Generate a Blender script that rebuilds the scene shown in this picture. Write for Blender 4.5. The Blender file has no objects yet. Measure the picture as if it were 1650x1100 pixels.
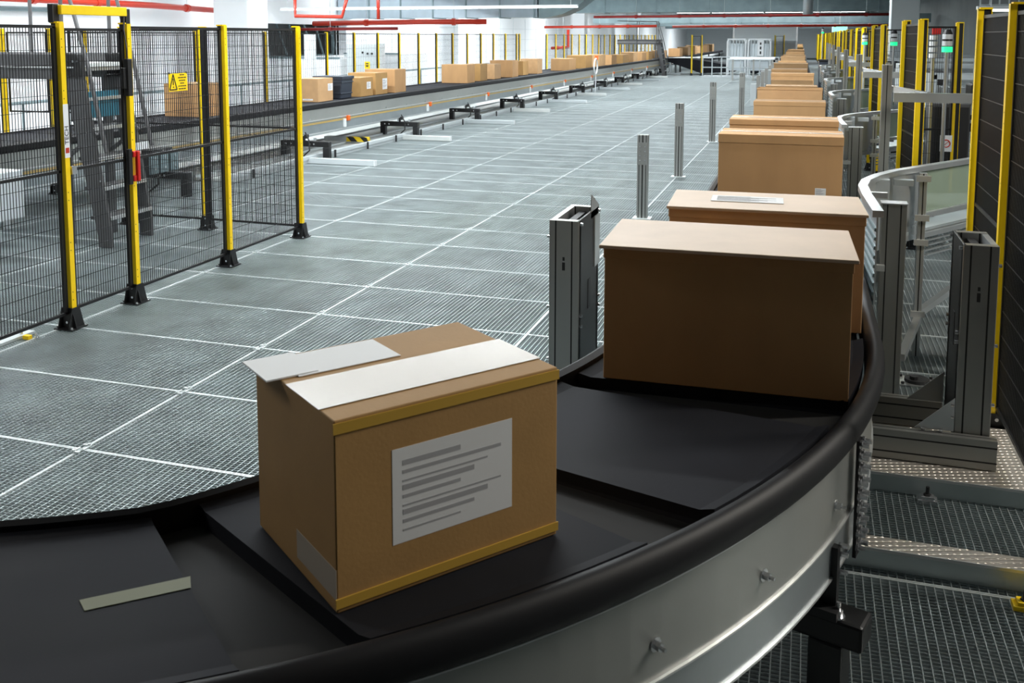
import bpy, math, random
from mathutils import Vector, Matrix
random.seed(7)
C = bpy.context.scene.collection
SC = bpy.context.scene
PI = math.pi
# ------------------------------------------------------------------ camera
cam = bpy.data.cameras.new('camera'); camo = bpy.data.objects.new('camera', cam); C.objects.link(camo)
cam.sensor_width = 36.0; cam.sensor_fit = 'HORIZONTAL'; cam.lens = 1554.35 / 1650 * 36
cam.shift_x = 27.0 / 1650; cam.shift_y = -(550 - 218.9) / 1650
cam.clip_start = 0.05; cam.clip_end = 400
_y, _t = 0.3137, 0.1029
fw = Vector((-math.sin(_y) * math.cos(_t), math.cos(_y) * math.cos(_t), -math.sin(_t)))
camo.location = (0, 0, 2.2); camo.rotation_euler = fw.to_track_quat('-Z', 'Y').to_euler()
cam.dof.use_dof = True; cam.dof.focus_distance = 7.0; cam.dof.aperture_fstop = 9.0
SC.camera = camo
# ------------------------------------------------------------------ exposure, world, lamps' light
SC.view_settings.view_transform = 'Standard'; SC.view_settings.look = 'None'
SC.view_settings.gamma = 1; SC.view_settings.use_curve_mapping = False
SC.view_settings.exposure = 0.0
w = bpy.data.worlds.new('hall_air'); SC.world = w; w.use_nodes = True
w.node_tree.nodes['Background'].inputs[0].default_value = (.72, .86, 1, 1)
w.node_tree.nodes['Background'].inputs[1].default_value = .035

def area(x, y, z, sx, sy, power, col=(.93, .98, 1), tgt=None):
    l = bpy.data.lights.new('lamp_light', 'AREA'); l.shape = 'RECTANGLE'; l.size = sx; l.size_y = sy
    l.energy = power; l.color = col
    o = bpy.data.objects.new('lamp_light', l); C.objects.link(o); o.location = (x, y, z)
    if tgt: o.rotation_euler = (Vector(tgt) - Vector((x, y, z))).to_track_quat('-Z', 'Y').to_euler()
    return o
LAMPZ = 4.55
# rows of linear ceiling lamps: (x centre, y, length, power)
LROWS = [(-5.5, 7.6, 9, 470), (-8.5, 12.0, 11, 560), (-8.5, 17.5, 12, 700), (-1.0, 11.5, 3, 150), (-9, 23.5, 13, 560), (0, 20, 4, 230),
         (-9, 34, 14, 700), (-9, 39, 14, 850), (0, 31, 5, 300), (-8, 48, 16, 950), (-6, 58, 18, 1000), (-5, 70, 18, 1300), (-4, 84, 18, 1500), (-4, 100, 18, 1700), (-4, 118, 18, 1900)]
for (x, y, L, p) in LROWS: area(x, y, LAMPZ - .09, L, .16, p)
area(-16.2, 9, 4.3, .16, 10, 420, tgt=(-9, 9, 0)); area(-15.2, 30, 4.4, .16, 26, 430, tgt=(-16, 30, 1.6))
area(4.4, 5.3, LAMPZ - .09, .16, 3.2, 330, col=(1, .95, .86), tgt=(1.2, 4.2, .4))
area(-6.6, 2.9, LAMPZ - .09, 3.2, .16, 130, col=(1, .97, .92))  # added fill light for the left face of the foreground carton

# ------------------------------------------------------------------ materials
def nt(name):
    m = bpy.data.materials.new(name); m.use_nodes = True
    return m, m.node_tree, m.node_tree.nodes['Principled BSDF']
def mat(name, col, rough=.5, metal=0.0, var=0.0, scale=8.0, bump=0.0, bscale=60.0, emit=None, estr=0, stretch=(1, 1, 1), spec=None, alpha=None, rvar=0):
    m, t, b = nt(name)
    b.inputs['Base Color'].default_value = (*col, 1); b.inputs['Roughness'].default_value = rough; b.inputs['Metallic'].default_value = metal
    if spec is not None: b.inputs['Specular IOR Level'].default_value = spec
    if var > 0 or bump > 0 or rvar > 0:
        tc = t.nodes.new('ShaderNodeTexCoord'); mp = t.nodes.new('ShaderNodeMapping'); mp.inputs['Scale'].default_value = stretch
        t.links.new(tc.outputs['Object'], mp.inputs['Vector'])
        n = t.nodes.new('ShaderNodeTexNoise'); n.inputs['Scale'].default_value = scale; n.inputs['Detail'].default_value = 5
        t.links.new(mp.outputs[0], n.inputs['Vector'])
    if var > 0:
        r = t.nodes.new('ShaderNodeValToRGB')
        r.color_ramp.elements[0].position = .3; r.color_ramp.elements[1].position = .7
        r.color_ramp.elements[0].color = (*[c * (1 - var) for c in col], 1)
        r.color_ramp.elements[1].color = (*[min(1, c * (1 + var)) for c in col], 1)
        t.links.new(n.outputs['Fac'], r.inputs[0]); t.links.new(r.outputs[0], b.inputs['Base Color'])
    if rvar > 0:
        mr = t.nodes.new('ShaderNodeMapRange'); mr.inputs[3].default_value = max(.03, rough - rvar); mr.inputs[4].default_value = min(1, rough + rvar)
        t.links.new(n.outputs['Fac'], mr.inputs[0]); t.links.new(mr.outputs[0], b.inputs['Roughness'])
    if bump > 0:
        n2 = t.nodes.new('ShaderNodeTexNoise'); n2.inputs['Scale'].default_value = bscale; n2.inputs['Detail'].default_value = 3
        t.links.new(mp.outputs[0], n2.inputs['Vector'])
        bp = t.nodes.new('ShaderNodeBump'); bp.inputs['Strength'].default_value = bump; bp.inputs['Distance'].default_value = .004
        t.links.new(n2.outputs['Fac'], bp.inputs['Height']); t.links.new(bp.outputs[0], b.inputs['Normal'])
    if emit: b.inputs['Emission Color'].default_value = (*emit, 1); b.inputs['Emission Strength'].default_value = estr
    if alpha is not None: b.inputs['Alpha'].default_value = alpha
    return m
M = dict(
    zinc=mat('galvanised_steel', (.56, .62, .63), .42, .75, var=.12, scale=3, rvar=.12),
    zincline=mat('galvanised_edge', (.78, .83, .84), .38, .55, var=.08, scale=5),
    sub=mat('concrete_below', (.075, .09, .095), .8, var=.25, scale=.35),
    conc=mat('pale_concrete', (.62, .65, .66), .55, var=.08, scale=1.2),
    deck=mat('pale_decking', (.62, .65, .64), .4, .1, var=.1, scale=2),
    wall=mat('white_wall', (.86, .88, .9), .7, var=.03, scale=.6),
    darkwall=mat('grey_wall', (.20, .22, .22), .75, var=.15, scale=.5),
    ceil=mat('concrete_ceiling', (.33, .37, .38), .8, var=.15, scale=.3),
    alu=mat('anodised_aluminium', (.42, .42, .40), .36, .85, var=.06, scale=3, stretch=(1, 1, .15), rvar=.08),
    alub=mat('bright_aluminium', (.72, .74, .75), .3, .85, var=.06, scale=4, rvar=.08),
    skirt=mat('brushed_side_sheet', (.43, .44, .42), .36, .6, var=.05, scale=2, rvar=.06),
    skirtlow=mat('zinc_side_sheet', (.42, .46, .48), .33, .7, var=.07, scale=3),
    lip=mat('sheet_edge', (.75, .76, .76), .3, .7),
    black=mat('black_powder_coat', (.012, .012, .013), .38, 0, bump=.08, bscale=300),
    wire=mat('black_wire', (.014, .014, .016), .35),
    yellow=mat('yellow_powder_coat', (.98, .66, .002), .38, 0, var=.03, scale=20),
    red=mat('red_handle', (.55, .015, .01), .35),
    belt=mat('black_rubber_belt', (.015, .016, .021), .72, 0, spec=.16, var=.3, scale=2.5, stretch=(1, 1, 1), bump=.05, bscale=200, rvar=.1),
    rim=mat('black_rubber_rim', (.009, .009, .011), .55, 0, spec=.3),
    bellows=mat('dark_bellows', (.006, .006, .006), .8),
    card=mat('cardboard', (.50, .285, .125), .75, 0, var=.07, scale=6, bump=.1, bscale=90, stretch=(1, 1, .3)),
    card2=mat('golden_cardboard', (.43, .245, .085), .72, 0, var=.06, scale=6, bump=.1, bscale=90),
    card3=mat('pale_cardboard', (.58, .35, .17), .75, 0, var=.07, scale=6),
    cardedge=mat('cardboard_crease', (.27, .15, .065), .8),
    flute=mat('torn_ochre_edge', (.55, .33, .04), .8),
    tape=mat('clear_tape', (.50, .43, .35), .22, 0),
    paper=mat('white_paper', (.82, .83, .84), .6),
    print=mat('grey_print', (.42, .42, .44), .7),
    tote=mat('dark_blue_plastic', (.035, .045, .065), .45),
    white=mat('white_coated_steel', (.82, .85, .87), .4),
    lgrey=mat('light_grey_enamel', (.55, .60, .62), .45),
    stair=mat('grey_stair_aluminium', (.115, .115, .12), .45, .3, var=.06, scale=4),
    redpipe=mat('red_pipe_paint', (.52, .035, .015), .35),
    dkpipe=mat('dark_red_pipe_paint', (.28, .02, .018), .4),
    duct=mat('duct_sheet', (.62, .68, .72), .35, .6, var=.1, scale=2, stretch=(1, .2, .2)),
    ductdk=mat('dull_duct_sheet', (.20, .27, .29), .45, .5, var=.15, scale=2),
    ductmid=mat('pale_blue_duct_sheet', (.36, .44, .50), .45, .2, var=.12, scale=2, stretch=(1, .2, .4)),
    lidtop=mat('sheen_paled_lid', (.66, .50, .36), .45, 0, var=.06, scale=5),  # gloss on the lid tops is put into this paler colour
    teal=mat('teal_plastic', (.03, .13, .18), .4),
    blue=mat('blue_plastic', (.02, .09, .25), .4),
    orange=mat('orange_plastic', (.85, .16, .02), .4),
    cable=mat('ochre_cable', (.62, .42, .12), .5),
    olive=mat('olive_marking', (.20, .205, .10), .6),
    bolt=mat('steel_bolt', (.75, .76, .78), .22, .9),
    ink=mat('black_ink', (.01, .01, .01), .6),
    lamp=mat('lamp_diffuser', (1, 1, 1), .5, emit=(.95, .99, 1), estr=9),
    green=mat('green_beacon', (.1, .8, .5), .4, emit=(.0, .85, .22), estr=1.3),
    exit=mat('green_exit_sign', (.1, .6, .4), .4, emit=(.25, 1, .7), estr=1.6),
    glass=mat('opal_panel', (.30, .38, .30), .12, 0, alpha=.62),
    motor=mat('dark_cast_metal', (.03, .03, .032), .5, .3),
)
def plate_mat():
    m, t, b = nt('diamond_plate'); b.inputs['Metallic'].default_value = .8; b.inputs['Roughness'].default_value = .38
    b.inputs['Base Color'].default_value = (.74, .69, .62, 1)
    tc = t.nodes.new('ShaderNodeTexCoord'); hs = []
    for ang, off in ((45, 0), (-45, .5)):
        mp = t.nodes.new('ShaderNodeMapping'); mp.inputs['Rotation'].default_value = (0, 0, math.radians(ang)); mp.inputs['Scale'].default_value = (13, 40, 1)
        mp.inputs['Location'].default_value = (off, 0, 0)
        t.links.new(tc.outputs['Object'], mp.inputs['Vector'])
        v = t.nodes.new('ShaderNodeTexVoronoi'); v.inputs['Scale'].default_value = 1; v.inputs['Randomness'].default_value = 0
        t.links.new(mp.outputs[0], v.inputs['Vector'])
        mr = t.nodes.new('ShaderNodeMapRange'); mr.inputs[1].default_value = .30; mr.inputs[2].default_value = .42; mr.inputs[3].default_value = 1; mr.inputs[4].default_value = 0
        t.links.new(v.outputs['Distance'], mr.inputs[0]); hs.append(mr)
    mx = t.nodes.new('ShaderNodeMath'); mx.operation = 'MAXIMUM'
    t.links.new(hs[0].outputs[0], mx.inputs[0]); t.links.new(hs[1].outputs[0], mx.inputs[1])
    bp = t.nodes.new('ShaderNodeBump'); bp.inputs['Strength'].default_value = 1; bp.inputs['Distance'].default_value = .006
    t.links.new(mx.outputs[0], bp.inputs['Height']); t.links.new(bp.outputs[0], b.inputs['Normal'])
    return m
M['plate'] = plate_mat()
def hazard_mat():
    m, t, b = nt('hazard_stripe'); tc = t.nodes.new('ShaderNodeTexCoord'); wv = t.nodes.new('ShaderNodeTexWave')
    wv.inputs['Scale'].default_value = 2.2; wv.bands_direction = 'DIAGONAL'
    t.links.new(tc.outputs['Object'], wv.inputs['Vector'])
    r = t.nodes.new('ShaderNodeValToRGB'); r.color_ramp.interpolation = 'CONSTANT'
    r.color_ramp.elements[0].color = (.01, .01, .01, 1); r.color_ramp.elements[1].position = .5; r.color_ramp.elements[1].color = (.85, .6, .01, 1)
    t.links.new(wv.outputs['Color'], r.inputs[0]); t.links.new(r.outputs[0], b.inputs['Base Color'])
    return m
M['hazard'] = hazard_mat()

# ------------------------------------------------------------------ mesh helpers
RC = 2.88
class MB:
    taper = False
    def __init__(s): s.v = []; s.f = []
    def add(s, vs, fs):
        n = len(s.v); s.v += [tuple(p) for p in vs]; s.f += [tuple(i + n for i in f) for f in fs]; return s
    def box(s, x0, x1, y0, y1, z0, z1):
        return s.add([(x0, y0, z0), (x1, y0, z0), (x1, y1, z0), (x0, y1, z0), (x0, y0, z1), (x1, y0, z1), (x1, y1, z1), (x0, y1, z1)],
                     [(0, 3, 2, 1), (4, 5, 6, 7), (0, 1, 5, 4), (1, 2, 6, 5), (2, 3, 7, 6), (3, 0, 4, 7)])
    def cb(s, cx, cy, cz, sx, sy, sz): return s.box(cx - sx / 2, cx + sx / 2, cy - sy / 2, cy + sy / 2, cz - sz / 2, cz + sz / 2)
    def bar(s, a, b, w, h, up=(0, 0, 1)):
        a = Vector(a); b = Vector(b); d = (b - a).normalized(); u = Vector(up)
        if abs(d.dot(u)) > .99: u = Vector((0, 1, 0))
        r = d.cross(u).normalized(); u = r.cross(d)
        vs = []
        for p in (a, b):
            for (i, j) in ((-1, -1), (1, -1), (1, 1), (-1, 1)): vs.append(p + r * (i * w / 2) + u * (j * h / 2))
        return s.add(vs, [(0, 1, 2, 3), (7, 6, 5, 4), (0, 4, 5, 1), (1, 5, 6, 2), (2, 6, 7, 3), (3, 7, 4, 0)])
    def tube(s, pts, r, n=10, closed=False):
        pts = [Vector(p) for p in pts]; rings = []; prev = None; N = len(pts)
        for i, p in enumerate(pts):
            if closed: d = (pts[(i + 1) % N] - pts[i - 1]).normalized()
            else: d = (pts[min(i + 1, N - 1)] - pts[max(i - 1, 0)]).normalized()
            if prev is None:
                u = Vector((0, 0, 1)) if abs(d.z) < .9 else Vector((1, 0, 0)); u = (u - d * u.dot(d)).normalized()
            else: u = (prev - d * prev.dot(d)).normalized()
            prev = u; v = d.cross(u); rings.append([p + (u * math.cos(2 * PI * k / n) + v * math.sin(2 * PI * k / n)) * r for k in range(n)])
        vs = [q for rg in rings for q in rg]; fs = []
        for i in range(N if closed else N - 1):
            for k in range(n):
                j = (i + 1) % N; fs.append((i * n + k, i * n + (k + 1) % n, j * n + (k + 1) % n, j * n + k))
        if not closed: fs += [tuple(reversed(range(n))), tuple((N - 1) * n + k for k in range(n))]
        return s.add(vs, fs)
    def cyl(s, c, r, h, n=16, axis='z', r2=None):
        c = Vector(c); ax = {'x': Vector((1, 0, 0)), 'y': Vector((0, 1, 0)), 'z': Vector((0, 0, 1))}[axis] if isinstance(axis, str) else Vector(axis).normalized()
        u = Vector((0, 0, 1)) if abs(ax.z) < .9 else Vector((1, 0, 0)); u = (u - ax * u.dot(ax)).normalized(); v = ax.cross(u); r2 = r if r2 is None else r2
        vs = [c + (u * math.cos(2 * PI * k / n) + v * math.sin(2 * PI * k / n)) * r for k in range(n)] + [c + ax * h + (u * math.cos(2 * PI * k / n) + v * math.sin(2 * PI * k / n)) * r2 for k in range(n)]
        return s.add(vs, [tuple(reversed(range(n))), tuple(range(n, 2 * n))] + [(k, (k + 1) % n, n + (k + 1) % n, n + k) for k in range(n)])
    def prism(s, poly, d0, d1, axis='y'):
        def P(a, b, d): return {'y': (a, d, b), 'x': (d, a, b), 'z': (a, b, d)}[axis]
        n = len(poly); vs = [P(a, b, d0) for a, b in poly] + [P(a, b, d1) for a, b in poly]
        return s.add(vs, [tuple(reversed(range(n))), tuple(range(n, 2 * n))] + [(k, (k + 1) % n, n + (k + 1) % n, n + k) for k in range(n)])
    def sweep(s, path, prof):   # path: list of (P(x,y), N(outward x,y)); prof: closed list of (off,z)
        n = len(prof); vs = []
        for (px, py), (nx, ny) in path:
            k = 1.0
            if abs(nx) < .999 and ny < 0 and s.taper:      # the curve narrows on its inner side near the viewer
                k = 1 - .46 * min(1, max(0, (-math.atan2(ny, nx) * RC - 2.0) / .8))
            for o, z in prof:
                oo = o * k if o < 0 else o; vs.append((px + nx * oo, py + ny * oo, z))
        fs = []
        for i in range(len(path) - 1):
            for k in range(n): fs.append((i * n + k, i * n + (k + 1) % n, (i + 1) * n + (k + 1) % n, (i + 1) * n + k))
        fs += [tuple(reversed(range(n))), tuple((len(path) - 1) * n + k for k in range(n))]
        return s.add(vs, fs)
SPLIT = {'leg', 'gusset', 'clamp_bracket', 'bolt', 'bar_bracket', 'hanger', 'hanger_rod', 'rivet', 'rail_bracket', 'roller', 'end_leg', 'hanger_bracket', 'module', 'knob', 'button',
         'stand', 'coupling', 'flange', 'handrail', 'cable_tie', 'side_flange', 'cover_stud', 'belt_bed', 'tread', 'rib', 'drive_box', 'sensor_block', 'slot_plate', 'bed_slat', 'sticker_mark'}
def islands(mb):
    par = list(range(len(mb.v)))
    def find(a):
        while par[a] != a: par[a] = par[par[a]]; a = par[a]
        return a
    for f in mb.f:
        for q in f[1:]: par[find(q)] = find(f[0])
    comp = {}
    for i in range(len(mb.v)): comp.setdefault(find(i), []).append(i)
    cs = []
    for ids in comp.values():
        lo = [min(mb.v[i][k] for i in ids) - .001 for k in range(3)]; hi = [max(mb.v[i][k] for i in ids) + .001 for k in range(3)]; cs.append([set(ids), lo, hi])
    ch = True
    while ch:
        ch = False
        for i in range(len(cs)):
            for j in range(len(cs) - 1, i, -1):
                a, b = cs[i], cs[j]
                if all(a[1][k] <= b[2][k] and b[1][k] <= a[2][k] for k in range(3)):
                    a[0] |= b[0]; a[1] = [min(p, q) for p, q in zip(a[1], b[1])]; a[2] = [max(p, q) for p, q in zip(a[2], b[2])]; cs.pop(j); ch = True
    out = []
    for ids, _, _ in cs:
        o = sorted(ids); mp = {g: k for k, g in enumerate(o)}; m2 = MB(); m2.v = [mb.v[i] for i in o]; m2.f = [tuple(mp[i] for i in f) for f in mb.f if f[0] in mp]; out.append(m2)
    return out
def obj(name, mb, m, parent=None, bevel=0, smooth=False, seg=2):
    if name in SPLIT and parent is not None:
        parts = islands(mb)
        if 1 < len(parts) <= 99:
            return [obj1(name, q, m, parent, bevel, smooth, seg) for q in parts][0]
    return obj1(name, mb, m, parent, bevel, smooth, seg)
def obj1(name, mb, m, parent=None, bevel=0, smooth=False, seg=2):
    me = bpy.data.meshes.new(name)
    if isinstance(m, str): m = M[m]
    me.from_pydata(mb.v, [], mb.f); me.materials.append(m); me.update()
    import bmesh
    bm = bmesh.new(); bm.from_mesh(me); bmesh.ops.recalc_face_normals(bm, faces=bm.faces); bm.to_mesh(me); bm.free()
    if smooth: me.shade_smooth() if hasattr(me, 'shade_smooth') else None
    o = bpy.data.objects.new(name, me); C.objects.link(o)
    if parent: o.parent = parent
    if bevel:
        b = o.modifiers.new('bevel', 'BEVEL'); b.width = bevel; b.segments = seg; b.limit_method = 'ANGLE'; b.angle_limit = math.radians(40)
    return o
def wpart(name, mb, m, parent, **k):    # vertices given in world coordinates, parent un-rotated
    L = parent.location if parent.parent is None else Vector((0, 0, 0))
    mb.v = [(a - L.x, b - L.y, c - L.z) for a, b, c in mb.v]
    return obj(name, mb, m, parent, **k)
def tag(o, label, cat, group=None, kind=None):
    o['label'] = label
    if cat: o['category'] = cat
    if group: o['group'] = group
    if kind: o['kind'] = kind
    return o
def thing(name, label, cat, loc=(0, 0, 0), rotz=0, group=None):
    o = bpy.data.objects.new(name, None); C.objects.link(o); o.empty_display_size = .1
    o.location = loc; o.rotation_euler = (0, 0, rotz); return tag(o, label, cat, group)
def struct(name, mb, m, label, cat='building', parent=None):
    o = obj(name, mb, m, parent); o['kind'] = 'structure'
    if not parent: o['label'] = label; o['category'] = cat
    return o
def dup(root, loc=None, rotz=None, label=None, group=None, scale=None):
    r = root.copy(); C.objects.link(r)
    if loc is not None: r.location = loc
    if rotz is not None: r.rotation_euler = (0, 0, rotz)
    if scale is not None: r.scale = scale
    if label: r['label'] = label
    if group: r['group'] = group
    for ch in list(root.children):
        c = ch.copy(); C.objects.link(c); c.parent = r
        for g in list(ch.children):
            d = g.copy(); C.objects.link(d); d.parent = c
    return r
def textmesh(name, txt, size, m, parent, mtx, align='CENTER'):
    cu = bpy.data.curves.new(name, 'FONT'); cu.body = txt; cu.size = size; cu.align_x = align; cu.align_y = 'CENTER'; cu.extrude = .0006
    tmp = bpy.data.objects.new('tmp', cu); C.objects.link(tmp)
    me = bpy.data.meshes.new_from_object(tmp.evaluated_get(bpy.context.evaluated_depsgraph_get()) if False else tmp)
    bpy.data.objects.remove(tmp); me.name = name; me.materials.clear(); me.materials.append(M[m]); me.transform(mtx)
    o = bpy.data.objects.new(name, me); C.objects.link(o); o.parent = parent; return o

# ------------------------------------------------------------------ the hall
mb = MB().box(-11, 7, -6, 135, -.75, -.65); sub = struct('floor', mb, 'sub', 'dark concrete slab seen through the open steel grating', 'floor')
mb = MB().box(-26, -11, -6, 135, -.12, 0); struct('floor', mb, 'conc', 'pale concrete floor beyond the left box conveyor', 'floor')
GX0, GX1, GY0, GY1 = -10.98, 6.98, 1.0, 75.0
mb = MB(); PX = .0338
x = GX0
while x < GX1: mb.box(x - .0016, x + .0016, GY0, GY1, -.030, -.002); x += PX
grat = struct('floor', mb, 'zinc', 'galvanised steel grating floor panels between the two conveyors', 'floor')
mb = MB(); y = GY0
while y < GY1:
    mb.box(GX0, GX1, y - .0008, y + .0008, -.012, -.005); y += .0222 if y < 26 else .0444
struct('grating_cross_bars', mb, 'zinc', '', parent=grat)
ROW0, PIT = 4.043, .8867
mb = MB(); k = -3
while ROW0 + k * PIT < GY1:
    y = ROW0 + k * PIT
    for d in (-.006, .006): mb.box(GX0, GX1, y + d - .0035, y + d + .0035, -.034, .0005)
    k += 1
for i, x in enumerate((-10.42, -8.72, -7.03, -5.333, -3.642, -1.93, -.22, 1.48, 3.2, 4.9)):
    for d in (-.005, .005): mb.box(x + d - .003, x + d + .003, GY0, GY1, -.034, .0005)
struct('grating_edge_bars', mb, 'zincline', '', parent=grat)
for j, xx in enumerate((-3.642, -5.333, -7.03)):
    for k in range(-2, 24):
        if k == -99: continue
        y = ROW0 + k * PIT; mb = MB()
        for s in (-1, 1):
            mb.cb(xx + s * .0, y + s * .045, .004, .05, .014, .008); mb.cyl((xx + .012 * s, y + s * .045, .006), .009, .01, 6)
            mb.cb(xx + .02 * s, y + s * .02, .003, .012, .06, .006)
        o = obj('grating_clip', mb, 'zincline', grat)
mb = MB().box(-26, 9, -7, 135, 5.6, 5.8); struct('ceiling', mb, 'ceil', 'concrete ceiling of the hall', 'ceiling')
mb = MB()
mb.box(-16.3, -16, -6, 16, 0, 5.6).box(-16.3, -16, 16, 24.5, 0, 5.6).box(-16.3, -16, 24.5, 31.8, 0, 1.52).box(-16.3, -16, 24.5, 31.8, 2.6, 5.6).box(-16.3, -16, 31.8, 135, 0, 5.6)
struct('wall_left', mb, 'wall', 'white wall behind the left conveyor and back fence', 'wall')
mb = MB(); y = 31.0
while y < 70: mb.box(-16, -15.985, y, y + .02, 0, 3.2); y += 2.4
for z in (.7, 1.35, 2.0, 2.6): mb.box(-16, -15.99, 31, 70, z, z + .015)
struct('trim_1', mb, 'lgrey', 'thin joints of the white wall cladding panels', 'wall')
mb = MB().box(-19, -18.9, 20, 40, 0, 5.6); struct('wall_back', mb, 'darkwall', 'dark grey wall seen through the opening in the white wall', 'wall')
mb = MB().box(7, 7.2, -6, 135, -.7, 5.6); struct('wall_right', mb, 'darkwall', 'dark grey right-hand wall of the hall', 'wall')
mb = MB().box(-26, 9, 134, 134.3, -.7, 5.6); struct('wall_end', mb, 'lgrey', 'grey wall at the far end of the hall', 'wall')
mb = MB().box(-26, 9, -7, -6.8, -.7, 5.6); struct('wall_front', mb, 'motor', 'grey wall closing the hall behind the viewer', 'wall')
# braces in the opening
b = thing('steel_truss', 'dark diagonal steel braces in the opening above the white low wall', 'truss', (-16.45, 28.1, 1.52))
mb = MB().bar((0, -3.5, .02), (0, 3.5, .02), .08, .05).bar((0, -3.5, 1.1), (0, 3.5, 1.1), .08, .05).bar((0, -3.5, -1.52), (0, -3.5, 1.1), .08, .08).bar((0, 3.5, -1.52), (0, 3.5, 1.1), .08, .08)
for i in range(4):
    mb.bar((0, -3.2 + i * 1.8, 1.1), (0, -2.6 + i * 1.8, 0), .05, .05).bar((0, -2.2 + i * 1.8, 1.1), (0, -1.5 + i * 1.8, 0), .05, .05)
obj('brace', mb, 'ductdk', b)
# columns
def column(x0, x1, y0, y1, m, label, z1=5.6, group=None):
    t = thing('column', label, 'column', ((x0 + x1) / 2, (y0 + y1) / 2, 0), group=group)
    wpart('shaft', MB().box(x0, x1, y0, y1, 0, z1), m, t, bevel=.015)
    wpart('base_guard', MB().box(x0 - .02, x1 + .02, y0 - .02, y1 + .02, 0, .35), 'lgrey', t); return t
column(-14.92, -13.9, 22, 23.0, 'wall', 'thick white square column behind the warning sign, cut by the top edge')
column(-14.9, -14.1, 40.6, 41.4, 'wall', 'slim pale column beside the end of the red pipes')
column(-14.9, -14.0, 62, 62.9, 'wall', 'pale column far off behind the row of back fence posts')
column(-14.9, -13.9, 82, 83, 'wall', 'small far pale column above the distant boxes')
column(2.2, 2.95, 30, 30.8, 'lgrey', 'grey square column rising behind the yellow fences on the right')
column(5.0, 5.9, 14.6, 15.5, 'lgrey', 'grey column at the top right corner behind the mesh fence')

# ------------------------------------------------------------------ lamps
def lamp(x, y, L, label, z=LAMPZ, group='linear ceiling lamps'):
    t = thing('linear_lamp', label, 'lamp', (x, y, z), group=group)
    mb = MB().box(-L / 2, L / 2, -.07, .07, 0, .06)
    k = -L / 2 + .5
    while k < L / 2: mb.box(k - .006, k + .006, -.006, .006, .06, 5.59 - z); k += 3
    obj('housing', mb, 'white', t)
    obj('diffuser', MB().box(-L / 2 + .03, L / 2 - .03, -.06, .06, -.02, 0), 'lamp', t); return t
for (x, y, L, p) in LROWS: lamp(x, y, L, 'white linear lamp hanging under the hall ceiling across the aisles')
t = thing('wall_lamp', 'linear lamp along the left wall above the grey stair', 'lamp', (-15.9, 9, 4.35)); obj('housing', MB().box(-.1, .1, -5, 5, 0, .08).box(-.1, -.06, -4, -3.9, .08, 1.2).box(-.1, -.06, 3.9, 4, .08, 1.2), 'white', t)
t = thing('wall_lamp', 'long linear lamp washing the white wall behind the back fence', 'lamp', (-15.25, 30, 4.45)); obj('housing', MB().box(-.1, .1, -13, 13, 0, .08).box(-.02, .02, -12, -11.9, .08, 1.13).box(-.02, .02, 11.9, 12, .08, 1.13), 'white', t)
t = thing('linear_lamp', 'short lamp high over the right side of the near conveyor curve', 'lamp', (4.45, 5.3, LAMPZ)); obj('housing', MB().box(-.1, .1, -1.6, 1.6, 0, .08).box(-.02, .02, -1.2, -1.1, .08, 1.04).box(-.02, .02, 1.1, 1.2, .08, 1.04), 'white', t)
lamp(-6.6, 2.9, 3.2, 'added short fill lamp high over the floor left of the near curve')  # housing made up to go with the added fill light
for (x, y, L, z, lb) in ((-10.9, 26.6, 9.4, 3.03, 'long white lamp strip hanging below the pale duct'), (-.8, 43.5, 2.6, 3.83, 'short bright lamp at the top edge in the middle'),
                      (-5.2, 56.5, 1.7, 3.33, 'small lamp strip under the dull duct, left of the machine'), (-1.3, 56.5, 1.7, 3.33, 'small lamp strip under the dull duct, above the machine'),
                      (3.6, 17, 2.2, 2.62, 'white lamp strip between the two right-hand yellow fences')):
    t = thing('linear_lamp', lb, 'lamp', (x, y, z)); obj('housing', MB().box(-L / 2, L / 2, -.07, .07, 0, .05).box(-L/2+.2,-L/2+.21,-.005,.005,.05,5.59-z).box(L/2-.21,L/2-.2,-.005,.005,.05,5.59-z), 'white', t)
    obj('diffuser', MB().box(-L / 2 + .02, L / 2 - .02, -.07, .07, -.03, 0), 'lamp', t)

# ------------------------------------------------------------------ ducts and pipes
def duct(x0, x1, y0, y1, z0, z1, m, label, seam=1.2):
    t = thing('air_duct', label, 'duct', ((x0 + x1) / 2, (y0 + y1) / 2, z0))
    wpart('sheet_body', MB().box(x0, x1, y0, y1, z0, z1), m, t)
    mb = MB(); x = x0 + seam
    while x < x1: mb.box(x - .025, x + .025, y0 - .03, y1 + .03, z0 - .03, z1 + .03); x += seam
    wpart('flange', mb, 'ductdk', t)
    mb = MB(); x = x0 + seam
    while x < x1: mb.box(x - .01, x + .01, y0 - .04, y0 - .02, z1, 5.6); x += seam * 2
    wpart('hanger', mb, 'zinc', t); return t
duct(-15.9, -8.6, 31, 32.2, 2.83, 4.3, 'ductmid', 'large pale sheet-metal duct above the red pipes')
t = thing('duct_elbow', 'curved grey duct end sweeping up beside the pale duct', 'duct', (-8.55, 31.6, 2.8))
prof = [(0, 0)] + [(1.9 * math.sin(a) , 1.9 * (1 - math.cos(a))) for a in [i * PI / 2 / 8 for i in range(9)]] + [(0, 1.5)]
obj('elbow_sheet', MB().prism([(0, 0), (.4, .03), (.8, .12), (1.2, .3), (1.6, .6), (1.9, 1.0), (2.0, 1.5), (0, 1.5)], -.6, .6, 'y'), 'ductdk', t)
duct(-11.6, 4.2, 45, 46.2, 3.3, 4.9, 'ductdk', 'long dull grey-blue duct crossing the hall under the ceiling', 2.4)
duct(-13, 6.5, 60, 61, 3.0, 3.5, 'ductdk', 'first low grey duct crossing far down the hall', 3)
duct(-13, 6.5, 74, 75, 2.95, 3.6, 'ductdk', 'second low grey duct crossing farther down the hall', 3)
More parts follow.
